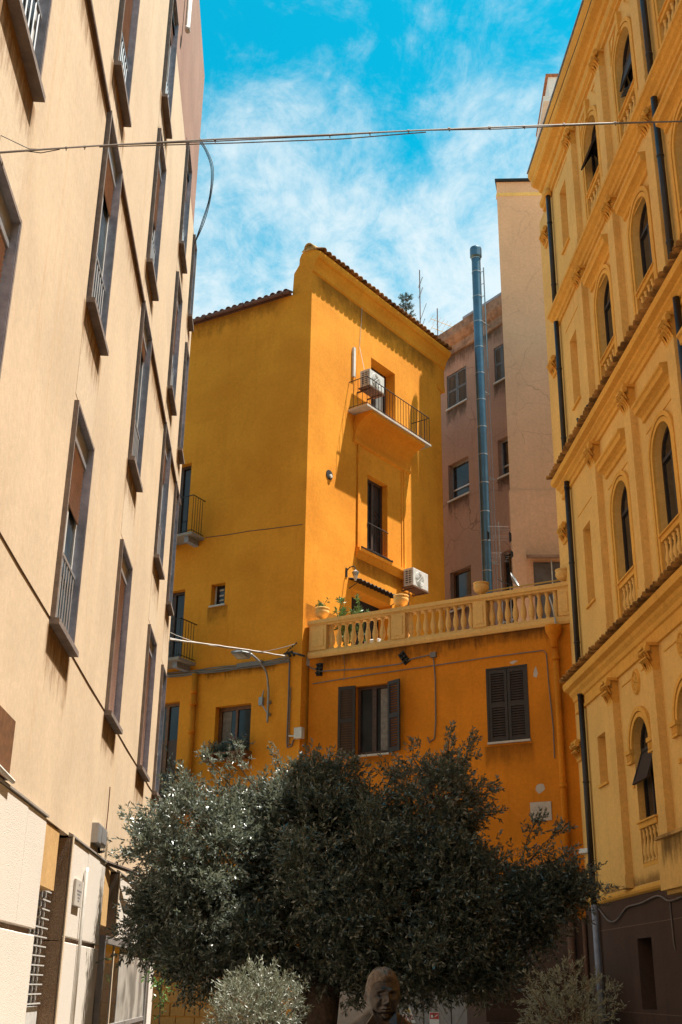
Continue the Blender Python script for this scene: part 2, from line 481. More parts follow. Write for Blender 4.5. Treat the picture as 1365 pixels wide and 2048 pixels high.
class MB:
    def __init__(s, M=None):
        s.v, s.f, s.M = [], [], M

    def add(s, vs, fs):
        k = len(s.v)
        if s.M is not None:
            vs = [tuple(s.M @ Vector(p)) for p in vs]
        s.v += [tuple(p) for p in vs]
        s.f += [tuple(i + k for i in f) for f in fs]
        return s

    def box(s, x0, x1, y0, y1, z0, z1):
        return s.add([(x0, y0, z0), (x1, y0, z0), (x1, y1, z0), (x0, y1, z0), (x0, y0, z1), (x1, y0, z1), (x1, y1, z1), (x0, y1, z1)],
                     [(0, 3, 2, 1), (4, 5, 6, 7), (0, 1, 5, 4), (1, 2, 6, 5), (2, 3, 7, 6), (3, 0, 4, 7)])

    def cbox(s, x0, x1, y0, y1, z0, z1, c=0.01):
        """box whose front (-y) face has chamfered edges"""
        return s.add([(x0, y1, z0), (x1, y1, z0), (x1, y1, z1), (x0, y1, z1),
                      (x0, y0 + c, z0), (x1, y0 + c, z0), (x1, y0 + c, z1), (x0, y0 + c, z1),
                      (x0 + c, y0, z0 + c), (x1 - c, y0, z0 + c), (x1 - c, y0, z1 - c), (x0 + c, y0, z1 - c)],
                     [(3, 2, 1, 0), (0, 1, 5, 4), (1, 2, 6, 5), (2, 3, 7, 6), (3, 0, 4, 7),
                      (4, 5, 9, 8), (5, 6, 10, 9), (6, 7, 11, 10), (7, 4, 8, 11), (8, 9, 10, 11)])

    def prism(s, poly, x0, x1):
        """(y, z) outline pushed along x"""
        n = len(poly)
        vs = [(x0, y, z) for y, z in poly] + [(x1, y, z) for y, z in poly]
        fs = [tuple(range(n)), tuple(range(2 * n - 1, n - 1, -1))]
        fs += [(i, n + i, n + (i + 1) % n, (i + 1) % n) for i in range(n)]
        return s.add(vs, fs)

    def prismy(s, poly, y0, y1):
        n = len(poly)
        vs = [(x, y0, z) for x, z in poly] + [(x, y1, z) for x, z in poly]
        fs = [tuple(range(n)), tuple(range(2 * n - 1, n - 1, -1))]
        fs += [(i, n + i, n + (i + 1) % n, (i + 1) % n) for i in range(n)]
        return s.add(vs, fs)

    def prismz(s, poly, z0, z1):
        n = len(poly)
        vs = [(x, y, z0) for x, y in poly] + [(x, y, z1) for x, y in poly]
        fs = [tuple(range(n - 1, -1, -1)), tuple(range(n, 2 * n))]
        fs += [(i, (i + 1) % n, n + (i + 1) % n, n + i) for i in range(n)]
        return s.add(vs, fs)

    def tube(s, pts, r, n=6, cap=True):
        pts = [Vector(p) for p in pts]
        rs = r if isinstance(r, (list, tuple)) else [r] * len(pts)
        vs, fs = [], []
        prev = None
        for i, p in enumerate(pts):
            a = pts[max(0, i - 1)]
            b = pts[min(len(pts) - 1, i + 1)]
            t = (b - a).normalized()
            if prev is None:
                u = t.cross(Vector((0, 0, 1)) if abs(t.z) < 0.9 else Vector((0, 1, 0))).normalized()
            else:
                u = (prev - t * prev.dot(t)).normalized()
            prev = u
            w = t.cross(u)
            for k in range(n):
                an = 2 * math.pi * k / n
                vs.append(p + (u * math.cos(an) + w * math.sin(an)) * rs[i])
        for i in range(len(pts) - 1):
            for k in range(n):
                fs.append((i * n + k, i * n + (k + 1) % n, (i + 1) * n + (k + 1) % n, (i + 1) * n + k))
        if cap:
            fs.append(tuple(range(n - 1, -1, -1)))
            fs.append(tuple(range((len(pts) - 1) * n, len(pts) * n)))
        return s.add(vs, fs)

    def lathe(s, prof, cx=0, cy=0, z0=0, n=12):
        vs, fs = [], []
        for r, z in prof:
            for k in range(n):
                a = 2 * math.pi * k / n
                vs.append((cx + r * math.cos(a), cy + r * math.sin(a), z0 + z))
        for i in range(len(prof) - 1):
            for k in range(n):
                fs.append((i * n + k, i * n + (k + 1) % n, (i + 1) * n + (k + 1) % n, (i + 1) * n + k))
        fs.append(tuple(range(n - 1, -1, -1)))
        fs.append(tuple(range((len(prof) - 1) * n, len(prof) * n)))
        return s.add(vs, fs)

    def halftile(s, p0, p1, r0, r1, n=6, th=0.018):
        """a barrel roof tile from p0 to p1, hollow side down"""
        p0, p1 = Vector(p0), Vector(p1)
        t = (p1 - p0).normalized()
        u = t.cross(Vector((0, 0, 1))).normalized()
        w = u.cross(t)
        vs, fs = [], []
        for p, r in ((p0, r0), (p1, r1)):
            for rr in (r, r - th):
                for k in range(n + 1):
                    a = math.pi * k / n
                    vs.append(p + u * math.cos(a) * rr + w * math.sin(a) * rr)
        m = n + 1
        for k in range(n):
            fs += [(k, k + 1, 2 * m + k + 1, 2 * m + k), (m + k + 1, m + k, 3 * m + k, 3 * m + k + 1),
                   (k + 1, k, m + k, m + k + 1), (2 * m + k, 2 * m + k + 1, 3 * m + k + 1, 3 * m + k)]
        fs += [(0, 2 * m, 3 * m, m), (n, m + n, 3 * m + n, 2 * m + n)]
        return s.add(vs, fs)

    def facade(s, x0, x1, z0, z1, holes, depth=0.25, y=0.0):
        """wall face with recessed openings; hole = (x0,x1,z0,z1[,'arch'[,depth]]), arch: z1 is the crown"""
        xs = sorted({x0, x1, *[h[0] for h in holes], *[h[1] for h in holes]})
        zs = sorted({z0, z1, *[h[2] for h in holes], *[h[3] for h in holes]})
        xs = [x for x in xs if x0 <= x <= x1]
        zs = [z for z in zs if z0 <= z <= z1]
        for i in range(len(xs) - 1):
            for j in range(len(zs) - 1):
                cx, cz = (xs[i] + xs[i + 1]) / 2, (zs[j] + zs[j + 1]) / 2
                if any(h[0] < cx < h[1] and h[2] < cz < h[3] for h in holes):
                    continue
                s.add([(xs[i], y, zs[j]), (xs[i + 1], y, zs[j]), (xs[i + 1], y, zs[j + 1]), (xs[i], y, zs[j + 1])], [(0, 1, 2, 3)])
        for h in holes:
            a, b, c, d = h[:4]
            dp = h[5] if len(h) > 5 else depth
            if len(h) > 4 and h[4] == 'arch':
                r = (b - a) / 2
                sp = d - r
                m = 14
                arc = [((a + b) / 2 - r * math.cos(math.pi * k / m), sp + r * math.sin(math.pi * k / m)) for k in range(m + 1)]
                for k in range(m):
                    p, q = arc[k], arc[k + 1]
                    s.add([(p[0], y, p[1]), (q[0], y, q[1]), (q[0], y, d), (p[0], y, d)], [(0, 1, 2, 3)])
                    s.add([(p[0], y, p[1]), (q[0], y, q[1]), (q[0], y + dp, q[1]), (p[0], y + dp, p[1])], [(3, 2, 1, 0)])
                edges = [((a, c), (a, sp)), ((b, sp), (b, c)), ((b, c), (a, c))]
            else:
                edges = [((a, c), (a, d)), ((a, d), (b, d)), ((b, d), (b, c)), ((b, c), (a, c))]
            for p, q in edges:
                s.add([(p[0], y, p[1]), (q[0], y, q[1]), (q[0], y + dp, q[1]), (p[0], y + dp, p[1])], [(3, 2, 1, 0)])
        return s

    def mesh(s, name, m=None, smooth=False):
        me = bpy.data.meshes.new(name)
        me.from_pydata(s.v, [], s.f)
        if m: me.materials.append(MATS[m])
        if smooth:
            me.polygons.foreach_set('use_smooth', [True] * len(me.polygons))
        me.update()
        return me

    def build(s, name, m, parent=None, frame=I4, smooth=False):
        return link(name, s.mesh(name, m, smooth), parent, frame)


def box(name, m, parent, frame, *a, c=None):
    b = MB()
    b.cbox(*a, c) if c else b.box(*a)
    return b.build(name, m, parent, frame)


def arc_pts(cx, cz, r, a0, a1, n):
    return [(cx + r * math.cos(a0 + (a1 - a0) * k / n), cz + r * math.sin(a0 + (a1 - a0) * k / n)) for k in range(n + 1)]


def wob(p0, p1, sag, n=14, jit=0.0):
    p0, p1 = Vector(p0), Vector(p1)
    out = []
    for i in range(n + 1):
        t = i / n
        p = p0.lerp(p1, t)
        p.z -= sag * 4 * t * (1 - t)
        if jit and 0 < i < n:
            p += Vector((random.uniform(-jit, jit), random.uniform(-jit, jit), random.uniform(-jit, jit)))
        out.append(p)
    return out


def spline(pts, n=6):
    """Catmull-Rom through the points"""
    P = [Vector(p) for p in pts]
    P = [P[0] * 2 - P[1]] + P + [P[-1] * 2 - P[-2]]
    out = []
    for i in range(1, len(P) - 2):
        for k in range(n):
            t = k / n
            a, b_, c, d = P[i - 1], P[i], P[i + 1], P[i + 2]
            out.append(0.5 * ((2 * b_) + (c - a) * t + (2 * a - 5 * b_ + 4 * c - d) * t * t + (3 * b_ - a - 3 * c + d) * t ** 3))
    out.append(P[-2])
    return out


def fast_quads(name, V, m):
    """V: (n,4,3) array of quads"""
    n = len(V)
    me = bpy.data.meshes.new(name)
    me.vertices.add(n * 4)
    me.vertices.foreach_set('co', V.reshape(-1).astype(np.float32))
    me.loops.add(n * 4)
    me.loops.foreach_set('vertex_index', np.arange(n * 4, dtype=np.int32))
    me.polygons.add(n)
    me.polygons.foreach_set('loop_start', np.arange(0, n * 4, 4, dtype=np.int32))
    me.polygons.foreach_set('loop_total', np.full(n, 4, dtype=np.int32))
    me.materials.append(MATS[m])
    me.update(calc_edges=True)
    return me


def leaves(P, D, L, Wd, cup=0.25):
    """leaf quads at P pointing along D with length L and width Wd (arrays): kite shaped, slightly folded"""
    n = len(P)
    D = D / np.linalg.norm(D, axis=1, keepdims=True)
    r = np.random.normal(size=(n, 3))
    U = np.cross(D, r)
    U /= np.linalg.norm(U, axis=1, keepdims=True) + 1e-9
    W = np.cross(D, U)
    L = L[:, None]
    Wd = Wd[:, None]
    V = np.zeros((n, 4, 3))
    V[:, 0] = P
    V[:, 1] = P + D * L * 0.5 + U * Wd * 0.5 + W * Wd * cup
    V[:, 2] = P + D * L
    V[:, 3] = P + D * L * 0.5 - U * Wd * 0.5 + W * Wd * cup
    return V


def sprigs(base, direc, length, nleaf, ll, lw, spread=0.8, curl=0.0):
    """twigs with leaves along them -> leaf quads and twig polylines"""
    n = len(base)
    d = direc / np.linalg.norm(direc, axis=1, keepdims=True)
    t = np.random.uniform(0.12, 1.05, size=(n, nleaf))
    P = base[:, None] + d[:, None] * (length[:, None] * t)[..., None]
    P[..., 2] -= (curl * length[:, None] * t * t)
    side = np.random.normal(size=(n, nleaf, 3))
    D = d[:, None] * 0.75 + side * spread * 0.55
    P = P.reshape(-1, 3)
    D = D.reshape(-1, 3)
    m = len(P)
    return leaves(P, D, np.random.uniform(0.75, 1.25, m) * ll, np.random.uniform(0.75, 1.2, m) * lw)

# ================================================================== SETTING
g = MB()
g.add([(-900, -900, 0), (900, -900, 0), (900, 900, 0), (-900, 900, 0)], [(0, 1, 2, 3)])
tag(g.build('ground', 'paving'), kind='structure')

FL = F(-2.45, 0, 0)
FR = F(6.8, 25.6, 180)
CX, CY = 0.6254, 29.8345
FTL = F(CX, CY, 123)
FTR = F(CX, CY, 40.25)
KT = 1.0087
FT = F(6.8 * KT, 25.8246 * KT, 123)
FB = F(7.583, 35.05, 148)
FN = F(7.333, 34.35, 96)


def tz(z): return 1.65 + (z - 1.65) * KT
def tx(s): return s * KT


def stain(parent, fr, x0, x1, z0, z1, m, y=-.003):
    b = MB()
    b.add([(x0, y, z0), (x1, y, z0), (x1, y, z1), (x0, y, z1)], [(0, 1, 2, 3)])
    return b.build('rain_stain', m, parent, fr)


# ------------------------------------------------------------------ LEFT APARTMENT BUILDING
LB = thing('apartment_building', 'tall sunlit cream apartment building with slate framed windows along the left side', 'building', FL)
COLS = [(-2.0, -0.7), (2.7, 4.0), (7.4, 8.72), (12.1, 13.42), (16.62, 17.95), (21.1, 22.45), (24.05, 24.95)]
FLOORS = [(5.25, 7.88), (9.27, 12.12), (12.95, 15.72), (16.5, 19.22)]
LEND = 25.42
AEND = 24.0        # the attic storey stops a little short of the far corner
holes = [(a, b, c, 18.8 if (a > 24 and d > 19) else d) for (a, b) in COLS for (c, d) in FLOORS]
low_holes = [h for h in holes]
b = MB()
b.facade(-14.0, LEND, 3.3, 18.9, [(a, b_, c, min(d, 18.9)) for a, b_, c, d in low_holes], 0.12)
b.add([(LEND, 0, 0), (LEND, 12, 0), (LEND, 12, 18.9), (LEND, 0, 18.9)], [(0, 1, 2, 3)])
b.add([(AEND - .1, 0, 18.9), (LEND, 0, 18.9), (LEND, 12, 18.9), (AEND - .1, 12, 18.9)], [(0, 1, 2, 3)])
b.add([(-14, 0, 0), (-14, 12, 0), (-14, 12, 18.9), (-14, 0, 18.9)], [(3, 2, 1, 0)])
b.add([(-14, 0.24, 0), (LEND, 0.24, 0), (LEND, 0.24, 3.3), (-14, 0.24, 3.3)], [(0, 1, 2, 3)])     # recessed ground floor wall
b.add([(-14, 0, 3.3), (LEND, 0, 3.3), (LEND, 0.24, 3.3), (-14, 0.24, 3.3)], [(0, 1, 2, 3)])
b.build('wall', 'cream', LB, FL)
b = MB()
b.facade(-14.0, AEND, 18.9, 23.6, [(a, b_, 18.9, 19.22) for a, b_ in COLS[:6]], 0.12)
b.add([(-14, 0, 23.6), (AEND, 0, 23.6), (AEND, 12, 23.6), (-14, 12, 23.6)], [(0, 1, 2, 3)])
b.add([(AEND, 0, 18.9), (AEND, 12, 18.9), (AEND, 12, 23.6), (AEND, 0, 23.6)], [(0, 1, 2, 3)])
b.box(20.6, 20.75, -0.05, 0.2, 23.6, 24.4)
b.build('attic_wall', 'pink', LB, FL)['label'] = 'weathered pinkish attic wall'
b = MB()
b.box(-5.5, 22.2, 0.42, 11.5, 23.6, 26.4)
b.build('penthouse_wall', 'pink', LB, FL)

# vertical strips between windows, a little paler than the wall
for i, (a, c) in enumerate(COLS):
    for j in range(3):
        box('spandrel_panel', 'cream_pale', LB, FL, a + 0.02, c - 0.02, -0.004, 0.05, FLOORS[j][1] + 0.1, FLOORS[j + 1][0] - 0.15)
# string courses at the heads of the second storey, thin line at the sills of the first
b = MB()
for i in range(len(COLS)):
    a = COLS[i][1] + 0.002
    c = COLS[i + 1][0] - 0.002 if i + 1 < len(COLS) else LEND
    cm = MB()
    cm.prism([(0.02, 12.05), (-0.045, 12.06), (-0.05, 12.09), (-0.045, 12.13), (0.02, 12.14)], a, c)
    cm.build('string_course', 'course', LB, FL)
    cm = MB()
    cm.tube([(a - 0.1, -0.002, 5.26), ((a + c) / 2, -0.004, 5.25), (c + 0.1, -0.002, 5.26)], 0.009, 5)
    cm.build('wall_joint', 'course', LB, FL)

bar_me = MB().tube([(0, 0, 0), (0, 0, 0.8)], 0.011, 5).mesh('bar', 'alu')
SH = {(3, 0): 0.33, (3, 1): 0.2, (4, 0): 1.0, (5, 0): 1.0, (6, 0): 0.2, (3, 2): 0.55, (4, 1): 0.08, (4, 2): 0.45, (5, 1): 0.22, (5, 2): 0.45,
      (5, 3): 0.25, (6, 2): 0.8, (6, 1): 0.12, (2, 0): 0.7, (2, 1): 0.2, (4, 3): 0.12, (6, 3): 0.25}
for i, (a, c) in enumerate(COLS):
    for j, (z0, z1) in enumerate(FLOORS):
        z1 = 18.8 if (i, j) == (6, 3) else z1
        b = MB()
        t, p = 0.042, 0.055
        b.box(a, a + t, -p, 0.12, z0, z1)          # jambs and head: slabs standing proud of the render
        b.box(c - t, c, -p, 0.12, z0, z1)
        b.box(a + t, c - t, -p + 0.002, 0.118, z1 - t, z1 - 0.002)
        w = b.build('window', 'slate_brown', LB, FL)
        a, c, z1 = a + t, c - t, z1 - t
        b = MB()
        b.box(a, a + 0.006, -p + 0.008, 0.119, z0, z1 - 0.006)
        b.box(c - 0.006, c, -p + 0.008, 0.119, z0, z1 - 0.006)
        b.box(a, c, -p + 0.008, 0.119, z1 - 0.006, z1)
        b.build('reveal', 'slate', w, FL)
        s_ = MB()
        s_.prism([(0.119, z0 + 0.03), (-0.11, z0 + 0.005), (-0.11, z0 - 0.06), (0.119, z0 - 0.06)], a - t - 0.03, c + t + 0.03)
        s_.build('sill', 'slate_brown', w, FL)
        b = MB()
        b.box(a + .007, c - .007, 0.02, 0.10, z1 - 0.27, z1 - 0.008)
        b.build('shutter_box', 'alu', w, FL)
        f = SH.get((i, j), 0.3)
        zs = z1 - 0.27 - f * (z1 - 0.27 - z0 - 0.05)
        b = MB()
        zz = z1 - 0.27
        prof = []
        while zz > zs:
            prof += [(0.045, zz), (0.034, zz - 0.025), (0.045, zz - 0.05)]
            zz -= 0.055
        prof += [(0.06, zs), (0.06, z1 - 0.27)]
        b.prism(prof, a + 0.03, c - 0.03)
        b.build('roller_shutter', 'roller', w, FL)
        if f < 0.98:
            b = MB()
            mz = z0 + 0.9
            for x0, x1 in ((a, a + 0.06), (c - 0.06, c), ((a + c) / 2 - 0.035, (a + c) / 2 + 0.035)):
                b.box(x0, x1, 0.06, 0.10, z0 + 0.03, z1 - 0.27)
            b.box(a + .008, c - .008, 0.065, 0.098, z0 + 0.03, z0 + 0.10)
            b.build('frame', 'white_paint', w, FL)
            box('pane', 'glass_blue', w, FL, a + 0.01, c - 0.01, 0.08, 0.09, z0 + 0.05, z1 - 0.28)
            nb = 8
            for k in range(nb):
                x = a + 0.08 + (c - a - 0.16) * k / (nb - 1)
                link('bar', bar_me, w, FL @ TR(x, 0.02, z0 + 0.08))
            box('guard_rail', 'alu', w, FL, a + .007, c - .007, 0.008, 0.035, z0 + 0.86, z0 + 0.90)
        else:
            box('pane', 'glass_dark', w, FL, a + 0.01, c - 0.01, 0.08, 0.09, z0 + 0.05, z1 - 0.28)

for i, (a, c) in enumerate(COLS[2:]):
    for j, (z0, z1) in enumerate(FLOORS):
        stain(LB, FL, a - .15, c + .15, z0 - random.uniform(.9, 1.3), z0 - .06, 'dirt_cream', -.0055)
for x0, x1 in ((3.5, 12.1), (13.4, 16.6), (18.0, 21.1), (22.5, 25.3)):
    stain(LB, FL, x0, x1, 11.3, 12.05, 'dirt_cream')
# ground floor: rough stone piers between recesses
PIERS = [(-5.5, 2.0), (3.6, 6.6), (8.0, 12.95), (14.68, 17.9), (19.55, 24.0)]
for (a, c) in PIERS:
    w = c - a
    cuts = [a, a + w * 0.36, a + w * 0.74, c] if w > 2.5 else [a, (a + c) / 2, c]
    if abs(a - 8.0) < .1: cuts = [8.0, 9.6, 11.9, 12.95]
    if abs(a - 14.68) < .1: cuts = [14.68, 16.15, 17.25, 17.9]
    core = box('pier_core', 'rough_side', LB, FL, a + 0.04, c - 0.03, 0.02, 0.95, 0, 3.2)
    for k in range(len(cuts) - 1):
        for z0, z1 in ((0.0, 2.10), (2.16, 3.28)):
            pj = random.uniform(-0.008, 0.008)
            box('stone_slab', 'rough_slab', LB, FL, cuts[k] + 0.006, cuts[k + 1] - 0.006, -0.04 + pj, 0.03, z0, z1, c=0.008)
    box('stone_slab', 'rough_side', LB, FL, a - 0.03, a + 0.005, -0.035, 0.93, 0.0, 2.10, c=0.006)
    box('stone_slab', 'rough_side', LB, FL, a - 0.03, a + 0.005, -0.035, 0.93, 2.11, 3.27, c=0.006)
    box('corner_strip', 'cream_pale', LB, FL, a - 0.034, a + 0.06, -0.062, -0.05, 0.0, 3.285)
    cm = MB()
    cm.prism([(0.0, 3.285), (-0.06, 3.29), (-0.06, 3.31), (0.0, 3.34)], a - 0.03, c + 0.01)
    cm.build('pier_cap', 'concrete', LB, FL)
# yellow panels over the recesses, window grilles and light blue doors below
for (a, c) in ((12.95, 14.65), (17.9, 19.52)):
    box('lintel_panel', 'lintel', LB, FL, a + 0.0, a + 1.15 if a < 15 else a + 1.0, 0.015, 0.23, 2.62 if a < 15 else 2.45, 3.28)
gw = link('grille_window', MB().box(12.97, 14.62, 0.21, 0.23, 1.40, 2.62).mesh('grille_window', 'glass_dark'), LB, FL)
gb = MB().box(-0.010, 0.010, -0.008, 0.008, 0, 1.22).mesh('grille_bar', 'white_paint')
for k in range(7):
    link('grille_bar', gb, gw, FL @ TR(13.05 + k * 0.24, 0.17, 1.42))
gh = MB().box(0, 1.6, -0.007, 0.007, -0.007, 0.007).mesh('grille_bar', 'white_paint')
for k in range(13):
    link('grille_bar', gh, gw, FL @ TR(13.0, 0.13, 1.43 + k * 0.10))
b = MB()
b.box(13.0, 14.6, 0.15, 0.22, 1.16, 1.40)
b.box(13.0, 14.6, 0.17, 0.22, 0.0, 1.14)
b.build('metal_panel', 'white_paint', LB, FL)
# brownish projecting panel beside the frame's left edge with a white pipe end
box('projecting_panel', 'brown_wood', LB, FL, 9.7, 10.85, -0.05, 0.0, 3.34, 3.88)
b = MB()
b.tube([(9.9, -0.08, 3.38), (10.9, -0.08, 3.34)], 0.022, 6)
b.build('pipe_stub', 'white_plastic', LB, FL)
# glazed porch between the piers
po = thing('glazed_porch', 'metal framed porch with a frosted pane beside the stone piers, behind the big tree', 'porch', FL)
b = MB()
b.box(18.15, 25.05, -0.09, -0.01, 2.20, 2.30)
b.box(18.15, 18.28, -0.09, -0.01, 0, 2.20)
b.box(24.86, 25.0, -0.09, -0.01, 0, 2.20)
b.box(18.28, 24.86, -0.08, -0.02, 1.00, 1.07)
b.build('frame', 'metal_door', po, FL)
box('pane', 'glass_dark', po, FL, 18.28, 20.4, -0.05, -0.04, 1.07, 2.20)
box('pane', 'glass_frost', po, FL, 20.4, 24.86, -0.055, -0.035, 1.07, 2.20)
box('lower_panel', 'metal_door', po, FL, 18.28, 24.86, -0.06, -0.03, 0.0, 1.0)
box('side_post', 'white_render', po, FL, 25.08, 26.0, -0.12, 0.2, 0, 2.28)
b = MB()
b.tube([(18.2, 0.0, 3.32), (20.5, -0.22, 3.36), (24.9, -0.24, 3.44)], 0.035, 6)
b.build('dry_vine', 'bark', LB, FL)
for x, z in ((18.6, 2.36),):
    pass

# ------------------------------------------------------------------ YELLOW TOWER HOUSE
TH = thing('yellow_house', 'tall saffron yellow corner house with a sunlit face and a tiled top', 'house', FTL)
b = MB(FTL)
TLH = [(-5.0, -4.08, 13.62, 16.2), (-3.08, -2.60, 11.53, 12.17), (-5.0, -4.0, 9.95, 12.18), (-2.70, -1.54, 7.28, 8.62), (-5.0, -3.93, 5.2, 8.91)]
b.facade(-8.0, 0.0, 0.0, 21.05, [h + ('r', 0.30) for h in TLH])
b.M = FTR
TRH = [(3.07, 4.40, 17.8, 20.14, 'r', 0.45), (2.91, 3.97, 13.5, 16.03, 'r', 0.30), (2.17, 4.2, 9.7, 12.2, 'r', 0.5)]
b.facade(0.0, 7.2, 0.0, 21.9, TRH)
b.M = None
pA, pB = FTR @ Vector((7.2, 0, 0)), FTL @ Vector((-8.0, 0, 0))
pD = pA + (pB - Vector((CX, CY, 0)))
for p, q in ((pA, pD), (pD, pB)):
    b.add([(p.x, p.y, 0), (q.x, q.y, 0), (q.x, q.y, 21.0), (p.x, p.y, 21.0)], [(0, 1, 2, 3)])
b.add([(CX, CY, 21.0), (pA.x, pA.y, 21.0), (pD.x, pD.y, 21.6), (pB.x, pB.y, 21.0)], [(0, 1, 2, 3)])
for v in range(len(b.v)):
    b.v[v] = tuple(FTL.inverted() @ Vector(b.v[v]))
b.build('wall', 'orange', TH, FTL)
# high screen wall with coved cornice over the sunlit face
b = MB()
b.prism([(0.003, 21.0), (0.0, 21.66), (-0.05, 21.70), (-0.06, 21.80), (-0.10, 21.92), (-0.19, 22.06), (-0.25, 22.10), (-0.30, 22.20), (-0.31, 22.28),
         (0.1, 22.50), (0.42, 22.46), (0.50, 22.30), (0.50, 22.10), (0.62, 21.95), (0.70, 21.85), (0.74, 21.0)], -0.02, 7.45)
b.build('cornice_wall', 'orange', TH, FTR)
tl = MB().halftile((0, 0.16, 0.22), (0, -0.35, -0.03), 0.10, 0.108).mesh('roof_tile', 'tile_eave', True)
n = 0
x = 0.14
while x < 7.5:
    link('roof_tile', tl, TH, FTR @ TR(x, 0, 22.36 + random.uniform(-0.012, 0.012)) @ Matrix.Rotation(random.uniform(-0.05, 0.05), 4, 'Z'))
    x += 0.232
b = MB()
b.halftile((-0.10, 0.10, 22.50), (0.42, 0.10, 22.62), 0.17, 0.14)
b.prism([(-0.14, 22.42), (-0.02, 22.60), (0.2, 22.64), (0.40, 22.50)], -0.06, 0.25)
b.build('end_tile', 'parapet_old', TH, FTR, True)
# eave of the shaded face
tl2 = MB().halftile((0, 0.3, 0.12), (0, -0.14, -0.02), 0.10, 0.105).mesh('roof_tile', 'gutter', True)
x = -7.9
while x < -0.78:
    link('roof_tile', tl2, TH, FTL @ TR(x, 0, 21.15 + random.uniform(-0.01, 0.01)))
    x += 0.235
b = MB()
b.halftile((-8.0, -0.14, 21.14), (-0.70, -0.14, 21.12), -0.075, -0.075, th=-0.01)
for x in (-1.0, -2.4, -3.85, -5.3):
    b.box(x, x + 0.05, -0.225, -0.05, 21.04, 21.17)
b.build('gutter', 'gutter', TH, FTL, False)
box('corbel', 'orange', TH, FTR, 7.0, 7.42, -0.04, 0.2, 20.75, 20.95)
box('fascia_board', 'gutter', TH, FTL, -8.0, -0.76, -.06, .30, 21.05, 21.13)
# crack line and cable scars on the shaded face
b = MB()
b.tube([(-3.4, -0.004, 13.66), (-2.6, -0.006, 13.60), (-1.9, -0.004, 13.585), (-1.2, -0.006, 13.53), (-0.1, -0.004, 13.46)], 0.012, 4)
b.build('wall_crack', 'course', TH, FTL)

stain(TH, FTL, -3.2, -.7, 9.15, 9.66, 'dirt_black')
stain(TH, FTL, -7.5, -.8, 20.0, 21.04, 'dirt_orange')
stain(TH, FTL, -3.2, -2.45, 10.6, 11.48, 'dirt_orange')
stain(TH, FTL, -2.8, -1.4, 6.0, 7.1, 'dirt_orange')
stain(TH, FTR, .05, 7.1, 20.6, 21.66, 'dirt_orange')
stain(TH, FTR, 2.3, 4.9, 12.4, 13.2, 'dirt_orange')
stain(TH, FTR, .02, 2.1, 9.8, 11.2, 'dirt_orange')
# balconies
rod = MB().tube([(0, 0, 0), (0, 0, 1.0)], 0.0085, 5).mesh('bar', 'iron')


def balcony(parent, fr, x0, x1, p, zt, h, slabm, thick, nfront, nside, sides=('l', 'r')):
    b = MB()
    b.box(x0, x1, -p, 0.0, zt - thick, zt)
    s = b.build('balcony', slabm, parent, fr)
    b = MB()
    q = 0.04
    path = [(x0 + q, 0.0, zt + h), (x0 + q, -p + q, zt + h), (x1 - q, -p + q, zt + h), (x1 - q, 0.0, zt + h)]
    b.tube(path, 0.016, 5)
    b.tube([(a, c, zt + 0.07) for a, c, _ in path], 0.012, 5)
    b.build('handrail', 'iron', s, fr)
    sc_ = Matrix.Diagonal((1, 1, h, 1))
    for k in range(nfront):
        x = x0 + q + (x1 - x0 - 2 * q) * k / (nfront - 1)
        link('bar', rod, s, fr @ TR(x, -p + q, zt) @ sc_)
    for k in range(1, nside):
        y = -p + q + (p - q) * k / nside
        for xx in (x0 + q, x1 - q):
            link('bar', rod, s, fr @ TR(xx, y, zt) @ sc_)
    return s


bal = balcony(TH, FTR, 1.88, 5.40, 0.72, 17.78, 0.95, 'marble', 0.06, 24, 4)
b = MB()
prof = [(0.01, 17.72), (-0.66, 17.72), (-0.66, 17.62)] + [(-0.64 + 0.60 * math.sin(a), 17.60 - 0.62 * (1 - math.cos(a))) for a in [R_(d) for d in (5, 20, 35, 50, 65, 80, 90)]] + [(0.01, 16.9)]
b.prism(prof, 2.20, 5.12)
b.prism([(0.0, 16.98), (-0.08, 16.94), (-0.08, 16.86), (0.0, 16.80)], 2.15, 5.17)
b.build('corbel_soffit', 'orange', TH, FTR)
for x, xa in ((2.42, 2.37), (4.86, 4.72)):
    b = MB()
    b.box(x - 0.05, x + 0.05, -0.055, 0.0, 13.5, 16.85)
    b.lathe([(0.03, 0), (0.07, 0.05), (0.07, 0.2), (0.03, 0.3)], x, -0.03, 16.3, 8)
    b.box(xa, xa + .19, -0.025, 0, 13.5, 16.80)
    b.build('window_surround', 'orange', TH, FTR)
b = MB()
b.prism([(0.0, 13.50), (-0.16, 13.47), (-0.16, 13.38), (-0.10, 13.34), (-0.08, 13.24), (0.0, 13.18)], 2.32, 4.90)
b.build('window_sill', 'orange', TH, FTR)
b = MB()
for k in range(26):
    b.box(2.4 + k * 0.062, 2.4 + k * 0.062 + 0.04, -0.19, -0.15, 13.47, 13.5 + random.uniform(.005, .03))
b.build('bird_spikes', 'iron', TH, FTR)['kind'] = 'stuff'

